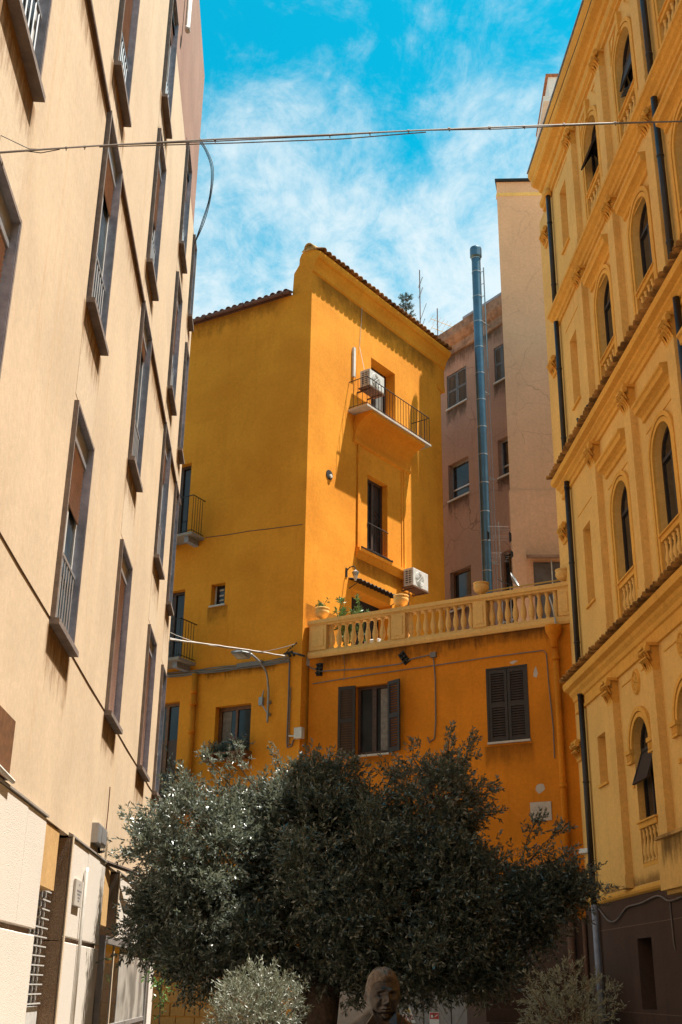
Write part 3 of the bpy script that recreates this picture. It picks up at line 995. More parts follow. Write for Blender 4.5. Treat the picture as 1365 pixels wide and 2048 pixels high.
# openings of the sunlit face
w = link('balcony_door', MB().box(3.07, 3.16, 0.36, 0.44, 17.8, 20.14).box(4.31, 4.40, 0.36, 0.44, 17.8, 20.14).box(3.16, 4.31, 0.362, 0.438, 20.03, 20.138)
         .box(3.70, 3.78, 0.362, 0.438, 17.8, 20.03).mesh('balcony_door', 'dark_wood'), TH, FTR)
box('pane', 'glass_dark', w, FTR, 3.16, 4.31, 0.40, 0.42, 17.8, 20.03)
b = MB()
b.prismy([(3.85, 17.85), (4.25, 17.85), (4.25, 19.9), (3.85, 19.9)], 0.385, 0.395)
b.build('curtain', 'white_paint', w, FTR)
w = link('window', MB().box(2.91, 2.98, 0.2, 0.29, 13.5, 16.03).box(3.90, 3.97, 0.2, 0.29, 13.5, 16.03).box(2.98, 3.90, 0.202, 0.288, 15.95, 16.028)
         .box(3.40, 3.48, 0.202, 0.288, 13.5, 15.95).mesh('window', 'dark_wood'), TH, FTR)
box('pane', 'glass_dark', w, FTR, 2.98, 3.90, 0.25, 0.26, 13.5, 15.95)
for k in range(9):
    link('bar', rod, w, FTR @ TR(2.95 + k * 0.122, -0.02, 13.5) @ Matrix.Diagonal((1, 1, 0.93, 1)))
b = MB()
b.tube([(2.90, -0.02, 14.44), (3.98, -0.02, 14.44)], 0.016, 5)
b.build('guard_rail', 'iron', w, FTR)
b = MB()
b.tube([(2.90, -0.02, 13.62), (3.98, -0.02, 13.62)], 0.011, 5)
b.build('guard_rail', 'iron', w, FTR)
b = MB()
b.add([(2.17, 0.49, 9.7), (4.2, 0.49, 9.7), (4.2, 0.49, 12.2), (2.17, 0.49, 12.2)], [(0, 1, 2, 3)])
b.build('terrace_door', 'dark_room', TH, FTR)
b = MB()
b.lathe([(0.15, -0.005), (0.15, 0.02), (0.10, 0.022)], 0, 0, 0, 14)
vent = link('wall_vent', b.mesh('wall_vent', 'dark_room'), TH, FTR @ TR(1.02, 0.0, 15.31) @ Matrix.Rotation(R_(90), 4, 'X'))
b = MB()
b.lathe([(0.06, 0.0), (0.06, 0.05), (0.045, 0.055)], 0, 0, 0, 10)
link('vent_pipe', b.mesh('vent_pipe', 'white_plastic'), vent, FTR @ TR(1.05, -0.01, 15.27) @ Matrix.Rotation(R_(90), 4, 'X'))
b = MB()
b.box(2.06, 2.16, -0.07, 0, 19.0, 20.02)
b.build('pipe_cover', 'white_plastic', TH, FTR)
b = MB()
b.tube([(2.55, -0.02, 22.1), (2.50, -0.025, 21.2), (2.42, -0.02, 20.2), (2.36, -0.25, 19.3)], 0.008, 4)
b.build('thin_cable', 'cable_white', TH, FTR)

# openings of the shaded face
def leafdoor(name, x0, x1, z0, z1, m='dark_wood'):
    b = MB()
    b.box(x0, x0 + .07, 0.18, 0.28, z0, z1)
    b.box(x1 - .07, x1, 0.18, 0.28, z0, z1)
    b.box(x0 + .07, x1 - .07, 0.182, 0.278, z1 - .08, z1)
    b.box((x0 + x1) / 2 - .05, (x0 + x1) / 2 + .05, 0.182, 0.278, z0, z1 - .08)
    return b.build(name, m, TH, FTL)


w = leafdoor('balcony_door', -5.0, -4.08, 13.62, 16.2)
box('pane', 'glass_dark', w, FTL, -4.95, -4.12, 0.23, 0.25, 13.62, 16.15)
w = leafdoor('balcony_door', -5.0, -4.0, 9.95, 12.18)
box('pane', 'glass_dark', w, FTL, -4.95, -4.05, 0.23, 0.25, 9.95, 12.15)
w = leafdoor('balcony_door', -5.0, -3.93, 5.2, 8.91, 'brown_wood')
box('door_panel', 'dark_wood', w, FTL, -4.95, -3.98, 0.22, 0.25, 5.2, 7.9)
box('pane', 'glass_dark', w, FTL, -4.95, -3.98, 0.23, 0.25, 7.9, 8.85)
balcony(TH, FTL, -5.5, -3.45, 0.60, 13.66, 1.15, 'concrete', 0.07, 12, 5)
box('bracket', 'slate', TH, FTL, -3.78, -3.63, -0.5, 0, 13.42, 13.59)
box('bracket', 'slate', TH, FTL, -4.68, -4.53, -0.5, 0, 13.42, 13.59)
balcony(TH, FTL, -5.5, -3.47, 0.78, 9.94, 1.10, 'concrete', 0.08, 12, 6)
box('bracket', 'slate', TH, FTL, -3.80, -3.65, -0.6, 0, 9.70, 9.86)
balcony(TH, FTL, -5.5, -3.35, 0.75, 5.20, 1.10, 'concrete', 0.10, 12, 6)
w = link('small_window', MB().box(-3.08, -2.60, 0.2, 0.26, 11.53, 11.60).box(-3.08, -3.03, 0.2, 0.26, 11.60, 12.17).box(-2.65, -2.60, 0.2, 0.26, 11.60, 12.17)
         .mesh('small_window', 'white_paint'), TH, FTL)
box('pane', 'glass_dark', w, FTL, -3.05, -2.62, 0.22, 0.24, 11.58, 12.17)
box('sill', 'marble', w, FTL, -3.11, -2.57, -0.04, 0.19, 11.49, 11.535)
for z in (11.7, 11.84, 12.0):
    box('paper_note', 'plaque_stone', w, FTL, -2.92, -2.78, 0.195, 0.215, z, z + 0.05)
w = link('window', MB().box(-2.70, -2.60, 0.18, 0.27, 7.28, 8.62).box(-1.64, -1.54, 0.18, 0.27, 7.28, 8.62).box(-2.60, -1.64, 0.182, 0.268, 8.52, 8.618)
         .box(-2.15, -2.08, 0.182, 0.268, 7.28, 8.52).box(-2.60, -1.64, 0.184, 0.266, 7.28, 7.38).mesh('window', 'brown_wood'), TH, FTL)
box('pane', 'glass_dark', w, FTL, -2.60, -1.64, 0.22, 0.23, 7.38, 8.52)
box('curtain', 'curtain_cloth', w, FTL, -2.58, -2.30, 0.21, 0.218, 7.38, 8.50)
b = MB()
b.box(-2.80, -1.46, -0.32, 0.18, 7.12, 7.16)
b.box(-2.80, -1.46, -0.34, -0.31, 7.27, 7.31)
b.box(-2.80, -2.77, -0.34, 0.0, 7.10, 7.32)
b.box(-1.49, -1.46, -0.34, 0.0, 7.10, 7.32)
b.build('flower_shelf', 'brown_wood', w, FTL)
b = MB()
b.tube([(-3.40, -0.09, 9.6), (-3.40, -0.09, 2.0)], 0.075, 10)
for z in (9.1, 8.0, 6.5, 5.0):
    b.tube([(-3.40, -0.09, z - .06), (-3.40, -0.09, z + .06)], 0.095, 10)
b.tube([(-3.40, -0.09, 8.72), (-3.40, -0.09, 8.80)], 0.11, 10)
b.build('downpipe', 'orange_low', TH, FTL, True)
# big stone blocks at the foot of the shaded face
bm_ = [MB().cbox(0, w_, -0.035, 0.0, 0, 0.285, 0.012).mesh('stone_block', 'block_stone') for w_ in (0.56, 0.50, 0.44)]
for r in range(7):
    x = -5.9 + (0.27 if r % 2 else 0)
    while x < -0.9:
        k = random.randrange(3)
        link('stone_block', bm_[k], TH, FTL @ TR(x, random.uniform(-0.008, 0.008), 0.02 + r * 0.30))
        x += (0.56, 0.50, 0.44)[k] + 0.018

# ------------------------------------------------------------------ TERRACE HOUSE
TE = thing('terrace_house', 'low orange house with a balustraded roof terrace in front of the tall yellow house', 'house', FT)
b = MB()
TZ = tz(9.62)
W1 = (tx(-5.72), tx(-4.79), tz(6.97), tz(8.71))
W2 = (tx(-2.14), tx(-1.15), tz(6.99), tz(8.73))
b.facade(tx(-7.12), 0.45, 3.07, TZ, [W1 + ('r', 0.25), W2 + ('r', 0.2)])
b.add([(tx(-7.12), 0, 0), (tx(-7.12), 0.0, TZ), (tx(-7.12), 2.6, TZ), (tx(-7.12), 2.6, 0)], [(0, 1, 2, 3)])
b.build('wall', 'orange_low', TE, FT)
b = MB()
b.add([(tx(-4.9), 0, 0), (0.45, 0, 0), (0.45, 0, 3.07), (tx(-4.9), 0, 3.07)], [(0, 1, 2, 3)])
b.box(tx(-1.9), 0.2, -0.03, 0.0, 0, 3.07)
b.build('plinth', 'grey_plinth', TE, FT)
b = MB()
b.add([(tx(-7.12), 0, 0), (tx(-4.9), 0, 0), (tx(-4.9), 0, 3.07), (tx(-7.12), 0, 3.07)], [(0, 1, 2, 3)])
b.box(tx(-6.9), tx(-2.0), -0.04, 0.0, 0, 1.85)
b.build('base_wall', 'pale_base', TE, FT)
# terrace floor
b = MB()
pts = [FT @ Vector((tx(-7.12), 0.01, 0)), FT @ Vector((0.9, 0.01, 0)), Vector((9.5, 34.2, 0)), Vector((7.4, 34.5, 0)), Vector((5.4, 38.3, 0)), FTR @ Vector((7.2, 0.01, 0)), FTR @ Vector((0.2, -0.004, 0))]
b.prismz([tuple((FT.inverted() @ p)[:2]) for p in pts], TZ - 0.2, TZ + 0.06)
b.build('terrace_floor', 'concrete', TE, FT)
# balustrade
b = MB()
b.prism([(0.22, TZ - 0.02), (-0.05, TZ - 0.02), (-0.08, TZ + 0.04), (-0.08, TZ + 0.12), (-0.03, TZ + 0.16), (-0.03, tz(9.80)), (0.20, tz(9.80)), (0.22, TZ)], tx(-7.15), 0.1)
b.build('bottom_rail', 'balustrade', TE, FT)
b = MB()
zt0, zt1 = tz(10.46), tz(10.61)
b.prism([(0.20, zt0), (-0.04, zt0), (-0.05, zt0 + 0.03), (-0.10, zt0 + 0.06), (-0.10, zt1), (0.26, zt1), (0.26, zt0 + 0.06)], tx(-7.16), 0.12)
b.build('top_rail', 'balustrade', TE, FT)
PP = [(-7.12, -6.60), (-4.69, -4.29), (-2.44, -2.09), (-0.26, 0.06)]
for a, c in PP:
    b = MB()
    b.cbox(tx(a), tx(c), -0.06, 0.24, tz(9.80), zt0, 0.006)
    b.cbox(tx(a) + 0.07, tx(c) - 0.07, -0.075, -0.05, tz(9.80) + 0.08, zt0 - 0.08, 0.012)
    b.build('pier', 'balustrade', TE, FT)
hb = zt0 - tz(9.80)
prof = [(0.062, 0), (0.062, .05), (0.045, .06), (0.04, .09), (0.058, .13), (0.074, .20), (0.078, .26), (0.070, .33), (0.052, .42), (0.040, .50), (0.036, .56), (0.040, .585), (0.052, .595), (0.052, .62), (0.038, .63)]
prof = [(r, z / .67 * hb) for r, z in prof] + [(0.062, hb * 0.95), (0.062, hb)]
bme = MB().lathe(prof, n=12).mesh('baluster', 'balustrade', True)
for i in range(3):
    a, c = PP[i][1], PP[i + 1][0]
    for k in range(9):
        s = a + (c - a) * (k + 0.5) / 9
        link('baluster', bme, TE, FT @ TR(tx(s), 0.09, tz(9.80)) @ Matrix.Rotation(random.uniform(0, 6), 4, 'Z'))
b = MB()
b.tube([(tx(-2.38), 0.10, zt1 + 0.13), (tx(-0.05), 0.10, zt1 + 0.13)], 0.018, 6)
for s in (-2.3, -1.2, -0.12):
    b.tube([(tx(s), 0.10, zt1), (tx(s), 0.10, zt1 + 0.13)], 0.012, 5)
b.build('pipe_rail', 'yellow_metal', TE, FT)


def shutter(parent, fr, w, h, m, nslat, slat_mesh_cache={}):
    """louvred leaf, hinge at x=0, hanging in the plane y=0"""
    b = MB()
    st = 0.07
    b.box(0, st, -0.02, 0.02, 0, h)
    b.box(w - st, w, -0.02, 0.02, 0, h)
    for z0, z1 in ((0, 0.09), (h * 0.5 - 0.05, h * 0.5 + 0.05), (h - 0.09, h)):
        b.box(st, w - st, -0.018, 0.018, z0, z1)
    s = b.build('shutter', m, parent, fr)
    key = (round(w, 3), m)
    if key not in slat_mesh_cache:
        slat_mesh_cache[key] = MB().prism([(-0.022, -0.028), (-0.016, -0.028), (0.022, 0.022), (0.016, 0.022)], st + 0.002, w - st - 0.002).mesh('slat', {'shutter_grey': 'slat_grey', 'shutter_wood': 'slat_wood'}[m])
    half = nslat // 2
    for z0, z1 in ((0.09, h * .5 - .05), (h * .5 + .05, h - .09)):
        for k in range(half):
            link('slat', slat_mesh_cache[key], s, fr @ TR(0, 0, z0 + (z1 - z0) * (k + .5) / half))
    return s


hh = W1[3] - W1[2]
wd = W1[1] - W1[0]
w = link('window', MB().box(W1[0], W1[0] + .07, 0.12, 0.2, W1[2], W1[3]).box(W1[1] - .07, W1[1], 0.12, 0.2, W1[2], W1[3]).box(W1[0] + .07, W1[1] - .07, .122, .198, W1[3] - .08, W1[3] - .002)
         .box(W1[0] + .07, W1[1] - .07, .122, .198, W1[2], W1[2] + .09).box((W1[0] + W1[1]) / 2 - .06, (W1[0] + W1[1]) / 2 + .06, .118, .198, W1[2] + .09, W1[3] - .08).mesh('window', 'dark_wood'), TE, FT)
box('pane', 'glass_dark', w, FT, W1[0] + .07, W1[1] - .07, 0.16, 0.17, W1[2] + .05, W1[3] - .05)
box('curtain', 'curtain_cloth', w, FT, W1[1] - .30, W1[1] - .08, 0.15, 0.156, W1[2] + .1, W1[3] - .1)
box('sill', 'marble', w, FT, W1[0] - .02, W1[1] + .03, -0.06, 0.118, W1[2] - .05, W1[2] - 0.004)
shutter(TE, FT @ TR(W1[0], -0.03, W1[2]) @ Matrix.Rotation(R_(180 + 8), 4, 'Z'), wd * 0.5, hh + .02, 'shutter_wood', 24)
shutter(TE, FT @ TR(W1[1], -0.03, W1[2]) @ Matrix.Rotation(R_(-22), 4, 'Z'), wd * 0.47, hh + .02, 'shutter_wood', 24)
hh = W2[3] - W2[2]
wd = W2[1] - W2[0]
b = MB()
b.box(W2[0] - .03, W2[0] + .02, -0.012, 0.1, W2[2], W2[3] + .03)
b.box(W2[1] - .02, W2[1] + .03, -0.012, 0.1, W2[2], W2[3] + .03)
b.box(W2[0] + .02, W2[1] - .02, -0.010, 0.1, W2[3] - .015, W2[3] + .028)
w = b.build('window', 'shutter_wood', TE, FT)
box('sill', 'marble', w, FT, W2[0] - .02, W2[1] + .05, -0.07, 0.1, W2[2] - .05, W2[2] - 0.004)
box('pane', 'glass_dark', w, FT, W2[0] + .02, W2[1] - .02, 0.15, 0.16, W2[2], W2[3] - .02)
shutter(TE, FT @ TR(W2[0] + .02, 0.02, W2[2]), wd * 0.475, hh - .02, 'shutter_wood', 24)
shutter(TE, FT @ TR((W2[0] + W2[1]) / 2 + .01, 0.02, W2[2]), wd * 0.475, hh - .02, 'shutter_wood', 24)
# downpipe with hopper
b = MB()
xd = tx(-0.37)
b.tube([(xd, -0.10, tz(9.05)), (xd, -0.10, 3.1)], 0.075, 10)
for z in (5.9, 8.85, 3.3):
    b.tube([(xd, -0.10, z - .05), (xd, -0.10, z + .05)], 0.095, 10)
b.lathe([(0.07, -0.02), (0.09, .0), (0.09, .16), (0.13, .24), (0.19, .36), (0.20, .46), (0.20, .50), (0.17, .50)], xd, -0.16, tz(9.05), 12)
b.build('downpipe', 'orange_low', TE, FT, True)
b = MB()
b.tube([(xd - .02, -0.10, 3.1), (xd - .02, -0.10, 0.2)], 0.085, 10)
b.tube([(xd + .28, -0.08, 3.1), (xd + .28, -0.08, 0.2)], 0.05, 8)
b.build('lower_pipe', 'rusty', TE, FT, True)
b = MB()
b.tube([(xd + .04, -.12, tz(9.75)), (xd + .06, -.14, tz(9.55)), (xd + .02, -.16, tz(9.45))], 0.02, 6)
b.tube([(xd - .08, -.08, tz(10.3)), (xd, -.10, tz(10.0)), (xd + .04, -.12, tz(9.75))], 0.018, 6)
b.build('drain_hose', 'cable_white', TE, FT, True)
b = MB()
b.prismy([(tx(-1.06), tz(5.83)), (tx(-0.98), tz(5.74)), (tx(-0.90), tz(5.78)), (tx(-0.83), tz(5.84)), (tx(-0.86), tz(5.95)), (tx(-0.95), tz(5.97)), (tx(-1.03), tz(5.93))], -0.004, 0.0)
b.build('bare_patch', 'plaque_stone', TE, FT)
b = MB()
b.prismy([(tx(-0.98), tz(8.45)), (tx(-0.90), tz(8.40)), (tx(-0.86), tz(8.5)), (tx(-0.90), tz(8.68)), (tx(-0.95), tz(8.6))], -0.004, 0.0)
b.prismy([(tx(-1.56), tz(8.84)), (tx(-1.48), tz(8.79)), (tx(-1.34), tz(8.86)), (tx(-1.44), tz(8.89))], -0.004, 0.0)
b.build('bare_patch', 'plaque_stone', TE, FT)
stain(TE, FT, tx(-7.1), 0.0, tz(9.0), TZ - .02, 'dirt_black')
stain(TE, FT, tx(-5.9), tx(-4.6), tz(5.9), tz(6.9), 'dirt_orange')
stain(TE, FT, tx(-2.3), tx(-1.0), tz(6.05), tz(6.9), 'dirt_orange')
stain(TE, FT, tx(-7.1), 0.0, 3.08, tz(5.0), 'dirt_low', -.0045)
box('plaster_edge', 'orange_low', TE, FT, tx(-7.1), tx(-0.6), -0.006, 0.0, tz(5.96), tz(6.0))

# ------------------------------------------------------------------ ORNATE PALAZZO
PA = thing('palazzo', 'ornate ochre palazzo with arched windows and pilasters along the right side', 'building', FR)
BAYS = [4.35, 7.0, 9.65, 12.3]
PILS = [2.95, 5.55, 8.2, 10.85]
PEND = 13.6
HW = 0.52
FLP = [dict(sill=4.55, base=3.74, top=6.40, pz0=3.46, cap=6.95, blind=(5.60, 6.62)),
       dict(sill=9.22, base=8.52, top=11.20, pz0=8.35, cap=12.18, blind=(9.50, 11.33)),
       dict(sill=14.30, base=13.62, top=16.10, pz0=13.42, cap=16.75, blind=(14.42, 16.23)),
       dict(sill=18.68, base=18.00, top=20.40, pz0=17.75, cap=20.72, blind=(18.80, 20.60))]
BL = (1.38, 1.98)
hs = []
for f in FLP:
    hs.append((BL[0], BL[1], f['blind'][0], f['blind'][1], 'r', 0.22))
    for c in BAYS:
        hs.append((c - HW, c + HW, f['base'], f['top'], 'arch', 0.20))
b = MB()
b.facade(0, PEND, 3.3, 22.3, hs)
for f in FLP:
    b.add([(BL[0], .22, f['blind'][0]), (BL[1], .22, f['blind'][0]), (BL[1], .22, f['blind'][1]), (BL[0], .22, f['blind'][1])], [(0, 1, 2, 3)])
b.add([(0, 0, 0), (0, 0, 22.3), (0, 9, 22.3), (0, 9, 0)], [(0, 1, 2, 3)])
b.add([(PEND, 0, 0), (PEND, 0, 22.3), (PEND, 9, 22.3), (PEND, 9, 0)], [(0, 1, 2, 3)])
b.add([(0, 0, 22.3), (PEND, 0, 22.3), (PEND, 9, 22.3), (0, 9, 22.3)], [(0, 1, 2, 3)])
b.box(-1.0, -0.002, 0.04, 2.0, 3.0, 21.4)
b.box(-3.3, -0.76, 1.45, 9, 0, 22.3)
b.build('wall', 'palazzo', PA, FR)
b = MB()
b.facade(-0.75, PEND, 0, 3.3, [(3.1, 3.95, 1.35, 2.55)], 0.35)
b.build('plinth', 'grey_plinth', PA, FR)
b = MB()
b.add([(3.1, .34, 1.35), (3.95, .34, 1.35), (3.95, .34, 2.55), (3.1, .34, 2.55)], [(0, 1, 2, 3)])
b.build('cellar_window', 'dark_room', PA, FR)
for z in (2.78, 1.28):
    box('plinth_joint', 'course', PA, FR, 0.3, PEND, -0.004, 0.01, z, z + 0.016)

# mouldings that run the length of the front
def course(name, prof, m='palazzo_trim', x0=-0.02, x1=PEND):
    cm = MB()
    cm.prism(prof, x0, x1)
    return cm.build(name, m, PA, FR)


tor = [(0.05 - 0.11 * math.sin(a), 3.37 - 0.08 * math.cos(a)) for a in [R_(d) for d in range(0, 181, 30)]] + [(0.05, 3.45)]
course('base_moulding', tor)
course('cornice', [(.02, 7.42), (-.05, 7.43), (-.05, 7.50), (-.03, 7.52), (-.03, 7.68), (-.07, 7.70), (-.09, 7.78), (-.15, 7.84), (-.17, 7.90), (-.28, 7.94), (-.30, 8.02), (-.30, 8.08), (.02, 8.22)], x0=-.12)
course('cornice', [(.02, 12.68), (-.05, 12.69), (-.05, 12.77), (-.03, 12.79), (-.03, 12.83), (-.07, 12.85), (-.10, 12.90), (-.16, 12.94), (-.17, 12.99), (-.28, 13.02), (-.30, 13.09), (-.30, 13.15), (.02, 13.30)], x0=-.12)
course('cornice', [(.02, 17.18), (-.05, 17.19), (-.05, 17.27), (-.03, 17.29), (-.08, 17.32), (-.10, 17.40), (-.16, 17.44), (-.20, 17.50), (-.24, 17.52), (-.24, 17.60), (-.19, 17.64), (-.05, 17.72), (.02, 17.75)], x0=0.3)
course('cornice', [(.02, 21.18), (-.06, 21.19), (-.06, 21.28), (-.12, 21.32), (-.14, 21.40), (-.14, 21.46), (-.06, 21.50), (-.06, 21.78), (-.12, 21.80), (-.16, 21.90), (-.30, 21.96),
                   (-.34, 22.02), (-.34, 22.14), (-.38, 22.20), (-.42, 22.30), (-.42, 22.36), (.02, 22.42)], x0=-.16)
cm = MB()
cm.box(-.18, PEND, -.44, .4, 22.42, 22.46)
cm.build('roof_edge', 'slate', PA, FR)
# tile courses on the two middle cornices
tm = MB().halftile((0, 0.06, 0.10), (0, -0.37, -0.03), 0.092, 0.10, n=5).mesh('roof_tile', 'tile_old', True)
for zc_ in (8.16, 13.23):
    x = -0.06
    while x < PEND - 0.3:
        link('roof_tile', tm, PA, FR @ TR(x, 0, zc_ + random.uniform(-.012, .012)) @ Matrix.Rotation(random.uniform(-.06, .06), 4, 'Z') @ Matrix.Diagonal((1, random.uniform(.94, 1.04), .62, 1)))
        x += 0.195

# capital with acanthus-like leaves
def capital_mesh(w, h, p):
    b = MB()
    b.box(-w / 2 - .05, w / 2 + .05, -p - .10, 0.02, h * .88, h)
    b.box(-w / 2, w / 2, -p, 0.02, 0, h * .1)
    b.box(-w / 2 + .02, w / 2 - .02, -p + .01, 0.02, h * .1, h * .88)
    for row, (zz, n, ln) in enumerate(((h * .08, 4, h * .42), (h * .36, 3, h * .42))):
        for k in range(n):
            x = -w / 2 + w * (k + .5) / n
            ww = w / n * .46
            pts = [(-p, zz), (-p - .02, zz + ln * .5), (-p - .06, zz + ln * .9), (-p - .11, zz + ln), (-p - .12, zz + ln * .86), (-p - .075, zz + ln * .78), (-p + .01, zz + ln * .5)]
            b.prism(pts, x - ww, x + ww)
    for sx in (-1, 1):
        cx = sx * (w / 2 + .01)
        cz = h * .78
        b.prism([(-p - .08 + .055 * math.cos(a), cz + .06 * math.sin(a)) for a in [R_(d) for d in range(0, 360, 45)]], cx - .045, cx + .045)
    b.lathe([(0.01, -.03), (.04, -.01), (.04, .01), (.01, .03)], 0, -p - .09, h * .93, 6)
    return b.mesh('capital', 'palazzo_trim')


capm = capital_mesh(0.40, 0.50, 0.14)
caps = capital_mesh(0.38, 0.44, 0.13)
for j, f in enumerate(FLP):
    for c in PILS:
        pm = MB()
        pm.box(c - .20, c + .20, -.14, .01, f['pz0'] + .22, f['cap'])
        pm.box(c - .22, c + .22, -.16, .01, f['pz0'] - (.0 if j else .02), f['pz0'] + .22)
        pi = pm.build('pilaster', 'palazzo', PA, FR)
        link('capital', capm if j < 2 else caps, pi, FR @ TR(c, 0, f['cap']))
    # shallow capital on the set-back strip round the corner
    pm = MB()
    pm.box(-.42, -.05, .10, .16, f['pz0'] + .2, f['cap'] - .55)
    pi = pm.build('pilaster', 'palazzo', PA, FR)
    link('capital', caps, pi, FR @ TR(-.22, .12, f['cap'] - .55))

balp = [(.05, 0), (.05, .04), (.03, .05), (.045, .10), (.058, .16), (.05, .24), (.033, .33), (.028, .40), (.04, .43), (.04, .47), (.03, .48), (.05, .53), (.05, .56)]
bal_me = MB().lathe(balp, n=10).mesh('baluster', 'palazzo', True)
OPEN = {(0, 3): 30, (1, 3): 12, (0, 0): 20}
for i, c in enumerate(BAYS):
    for j, f in enumerate(FLP):
        r = HW
        sp = f['top'] - r
        # archivolt: moulded band round the arch, carried down as jamb strips
        wb = MB()
        for (r0, r1, p) in ((r + .002, r + .09, .045), (r + .11, r + .20, .06)):
            m_ = 16
            A0 = arc_pts(c, sp, r0, 0, math.pi, m_)
            A1 = arc_pts(c, sp, r1, 0, math.pi, m_)
            for k in range(m_):
                q = [A0[k], A1[k], A1[k + 1], A0[k + 1]]
                wb.add([(x, -p, z) for x, z in q] + [(x, .0, z) for x, z in q], [(0, 1, 2, 3), (1, 5, 6, 2), (0, 3, 7, 4)])
            zb = f['base'] if j else sp - .02
            for sx in (-1, 1):
                xa, xb = sorted((c + sx * r0, c + sx * r1))
                wb.box(xa, xb, -p, 0, zb, sp)
        w = wb.build('window', 'palazzo_trim', PA, FR)
        # joinery: arched dark frame, transom, panes
        jm = MB()
        arc_o = arc_pts(c, sp, r, 0, math.pi, 16)
        arc_i = arc_pts(c, sp, r - .06, 0, math.pi, 16)
        for k in range(16):
            q = [arc_o[k], arc_i[k], arc_i[k + 1], arc_o[k + 1]]
            jm.add([(x, .13, z) for x, z in q] + [(x, .18, z) for x, z in q], [(0, 1, 2, 3), (1, 5, 6, 2)])
        jm.box(c - r, c - r + .06, .13, .18, f['base'], sp)
        jm.box(c + r - .06, c + r, .13, .18, f['base'], sp)
        jm.box(c - r + .06, c + r - .06, .12, .175, sp - .06, sp + .01)
        jm.box(c - .03, c + .03, .132, .178, f['base'], sp - .06)
        jm.box(c - r + .06, c + r - .06, .132, .177, f['sill'] + .02, f['sill'] + .09)
        jm.build('frame', 'shutter_wood', w, FR)
        pm = MB()
        pm.prismy(arc_o + [(c - r, f['base']), (c + r, f['base'])], .16, .17)
        pm.build('pane', 'glass_dark', w, FR)
        if (i, j) in OPEN:
            om = MB()
            a = R_(OPEN[(i, j)])
            L = .55 if j else 0.62
            om.box(-r + .07, r - .07, -.02, .02, -L, -L + .06)
            om.box(-r + .07, -r + .13, -.02, .02, -L + .06, 0)
            om.box(r - .13, r - .07, -.02, .02, -L + .06, 0)
            om.box(-r + .13, r - .13, -.006, .006, -L + .06, 0)
            om.build('open_sash', 'shutter_wood', w, FR @ TR(c, .12, sp - .08) @ Matrix.Rotation(-a, 4, 'X'))
        # parapet of little balusters
        rm = MB()
        z1 = f['sill']
        rm.box(c - r + .002, c + r - .002, -.03, .12, z1 - .13, z1 - .03)
        rm.box(c - r - .05, c + r + .05, -.065, .125, z1 - .03, z1)
        rm.build('balustrade_rail', 'palazzo_trim', w, FR)
        box('bottom_rail', 'palazzo_trim', w, FR, c - r + .002, c + r - .002, .0, .12, f['base'] + .003, f['base'] + .07)
        hgt = z1 - .13 - f['base'] - .07
        for k in range(5):
            x = c - r + (2 * r) * (k + .5) / 5
            link('baluster', bal_me, w, FR @ TR(x, .045, f['base'] + .07) @ Matrix.Diagonal((1, 1, hgt / .56, 1)))
        if j == 0:
            for sx in (-1, 1):
                im = MB()
                xa, xb = sorted((c + sx * (r - .01), c + sx * (r + .30)))
                im.box(xa, xb, -.09, .0, sp - .06, sp + .02)
                im.box(xa + .02, xb - .02, -.06, .0, sp - .20, sp - .06)
                im.box(xa, xb, -.07, .0, sp - .24, sp - .20)
                for k in range(5):
                    x = xa + .04 + k * .05
                    im.box(x, x + .025, -.075, -.055, sp - .19, sp - .07)
                im.build('impost', 'palazzo_trim', w, FR)
                box('corbel_block', 'palazzo_trim', w, FR, xa + .10, xb - .10, -.03, 0, sp - .68, sp - .60)
            mm = MB()
            mm.add([], [])
            for k in range(14):
                a0, a1 = 2 * math.pi * k / 14, 2 * math.pi * (k + 1) / 14
                q = []
                for rr, yy in ((.15, -.01), (.17, -.05), (.20, -.05), (.225, 0)):
                    q += [(c + rr * math.cos(a0), yy, 7.08 + rr * 1.15 * math.sin(a0)), (c + rr * math.cos(a1), yy, 7.08 + rr * 1.15 * math.sin(a1))]
                mm.add(q, [(0, 1, 3, 2), (2, 3, 5, 4), (4, 5, 7, 6)])
            for k in range(8):
                a0 = 2 * math.pi * k / 8
                mm.prismy([(c, 7.08), (c + .13 * math.cos(a0 - .25), 7.08 + .14 * math.sin(a0 - .25)), (c + .14 * math.cos(a0), 7.08 + .155 * math.sin(a0)), (c + .13 * math.cos(a0 + .25), 7.08 + .14 * math.sin(a0 + .25))], -.035, 0)
            mm.lathe([(.02, -.02), (.04, 0), (.02, .02)], c, -.03, 7.08, 8)
            mm.build('medallion', 'palazzo_trim', PA, FR)
            for sx in (-1, 1):
                xa, xb = sorted((c + sx * .32, c + sx * .95))
                box('panel_line', 'palazzo_trim', PA, FR, xa, xb, -.018, 0, 7.20, 7.225)
        elif j in (1, 2):
            zh = 11.80 if j == 1 else 16.42
            hm = MB()
            hm.prism([(.0, zh - .16), (-.05, zh - .15), (-.06, zh - .06), (-.12, zh - .02), (-.19, zh), (-.20, zh + .10), (-.24, zh + .13), (-.24, zh + .18), (0, zh + .24)], c - .86, c + .86)
            hm.build('hood', 'palazzo_trim', PA, FR)
            pm = MB()
            pm.box(c - .8, c + .8, -.015, 0, zh - .42, zh - .395)
            pm.build('panel_line', 'palazzo_trim', PA, FR)
        else:
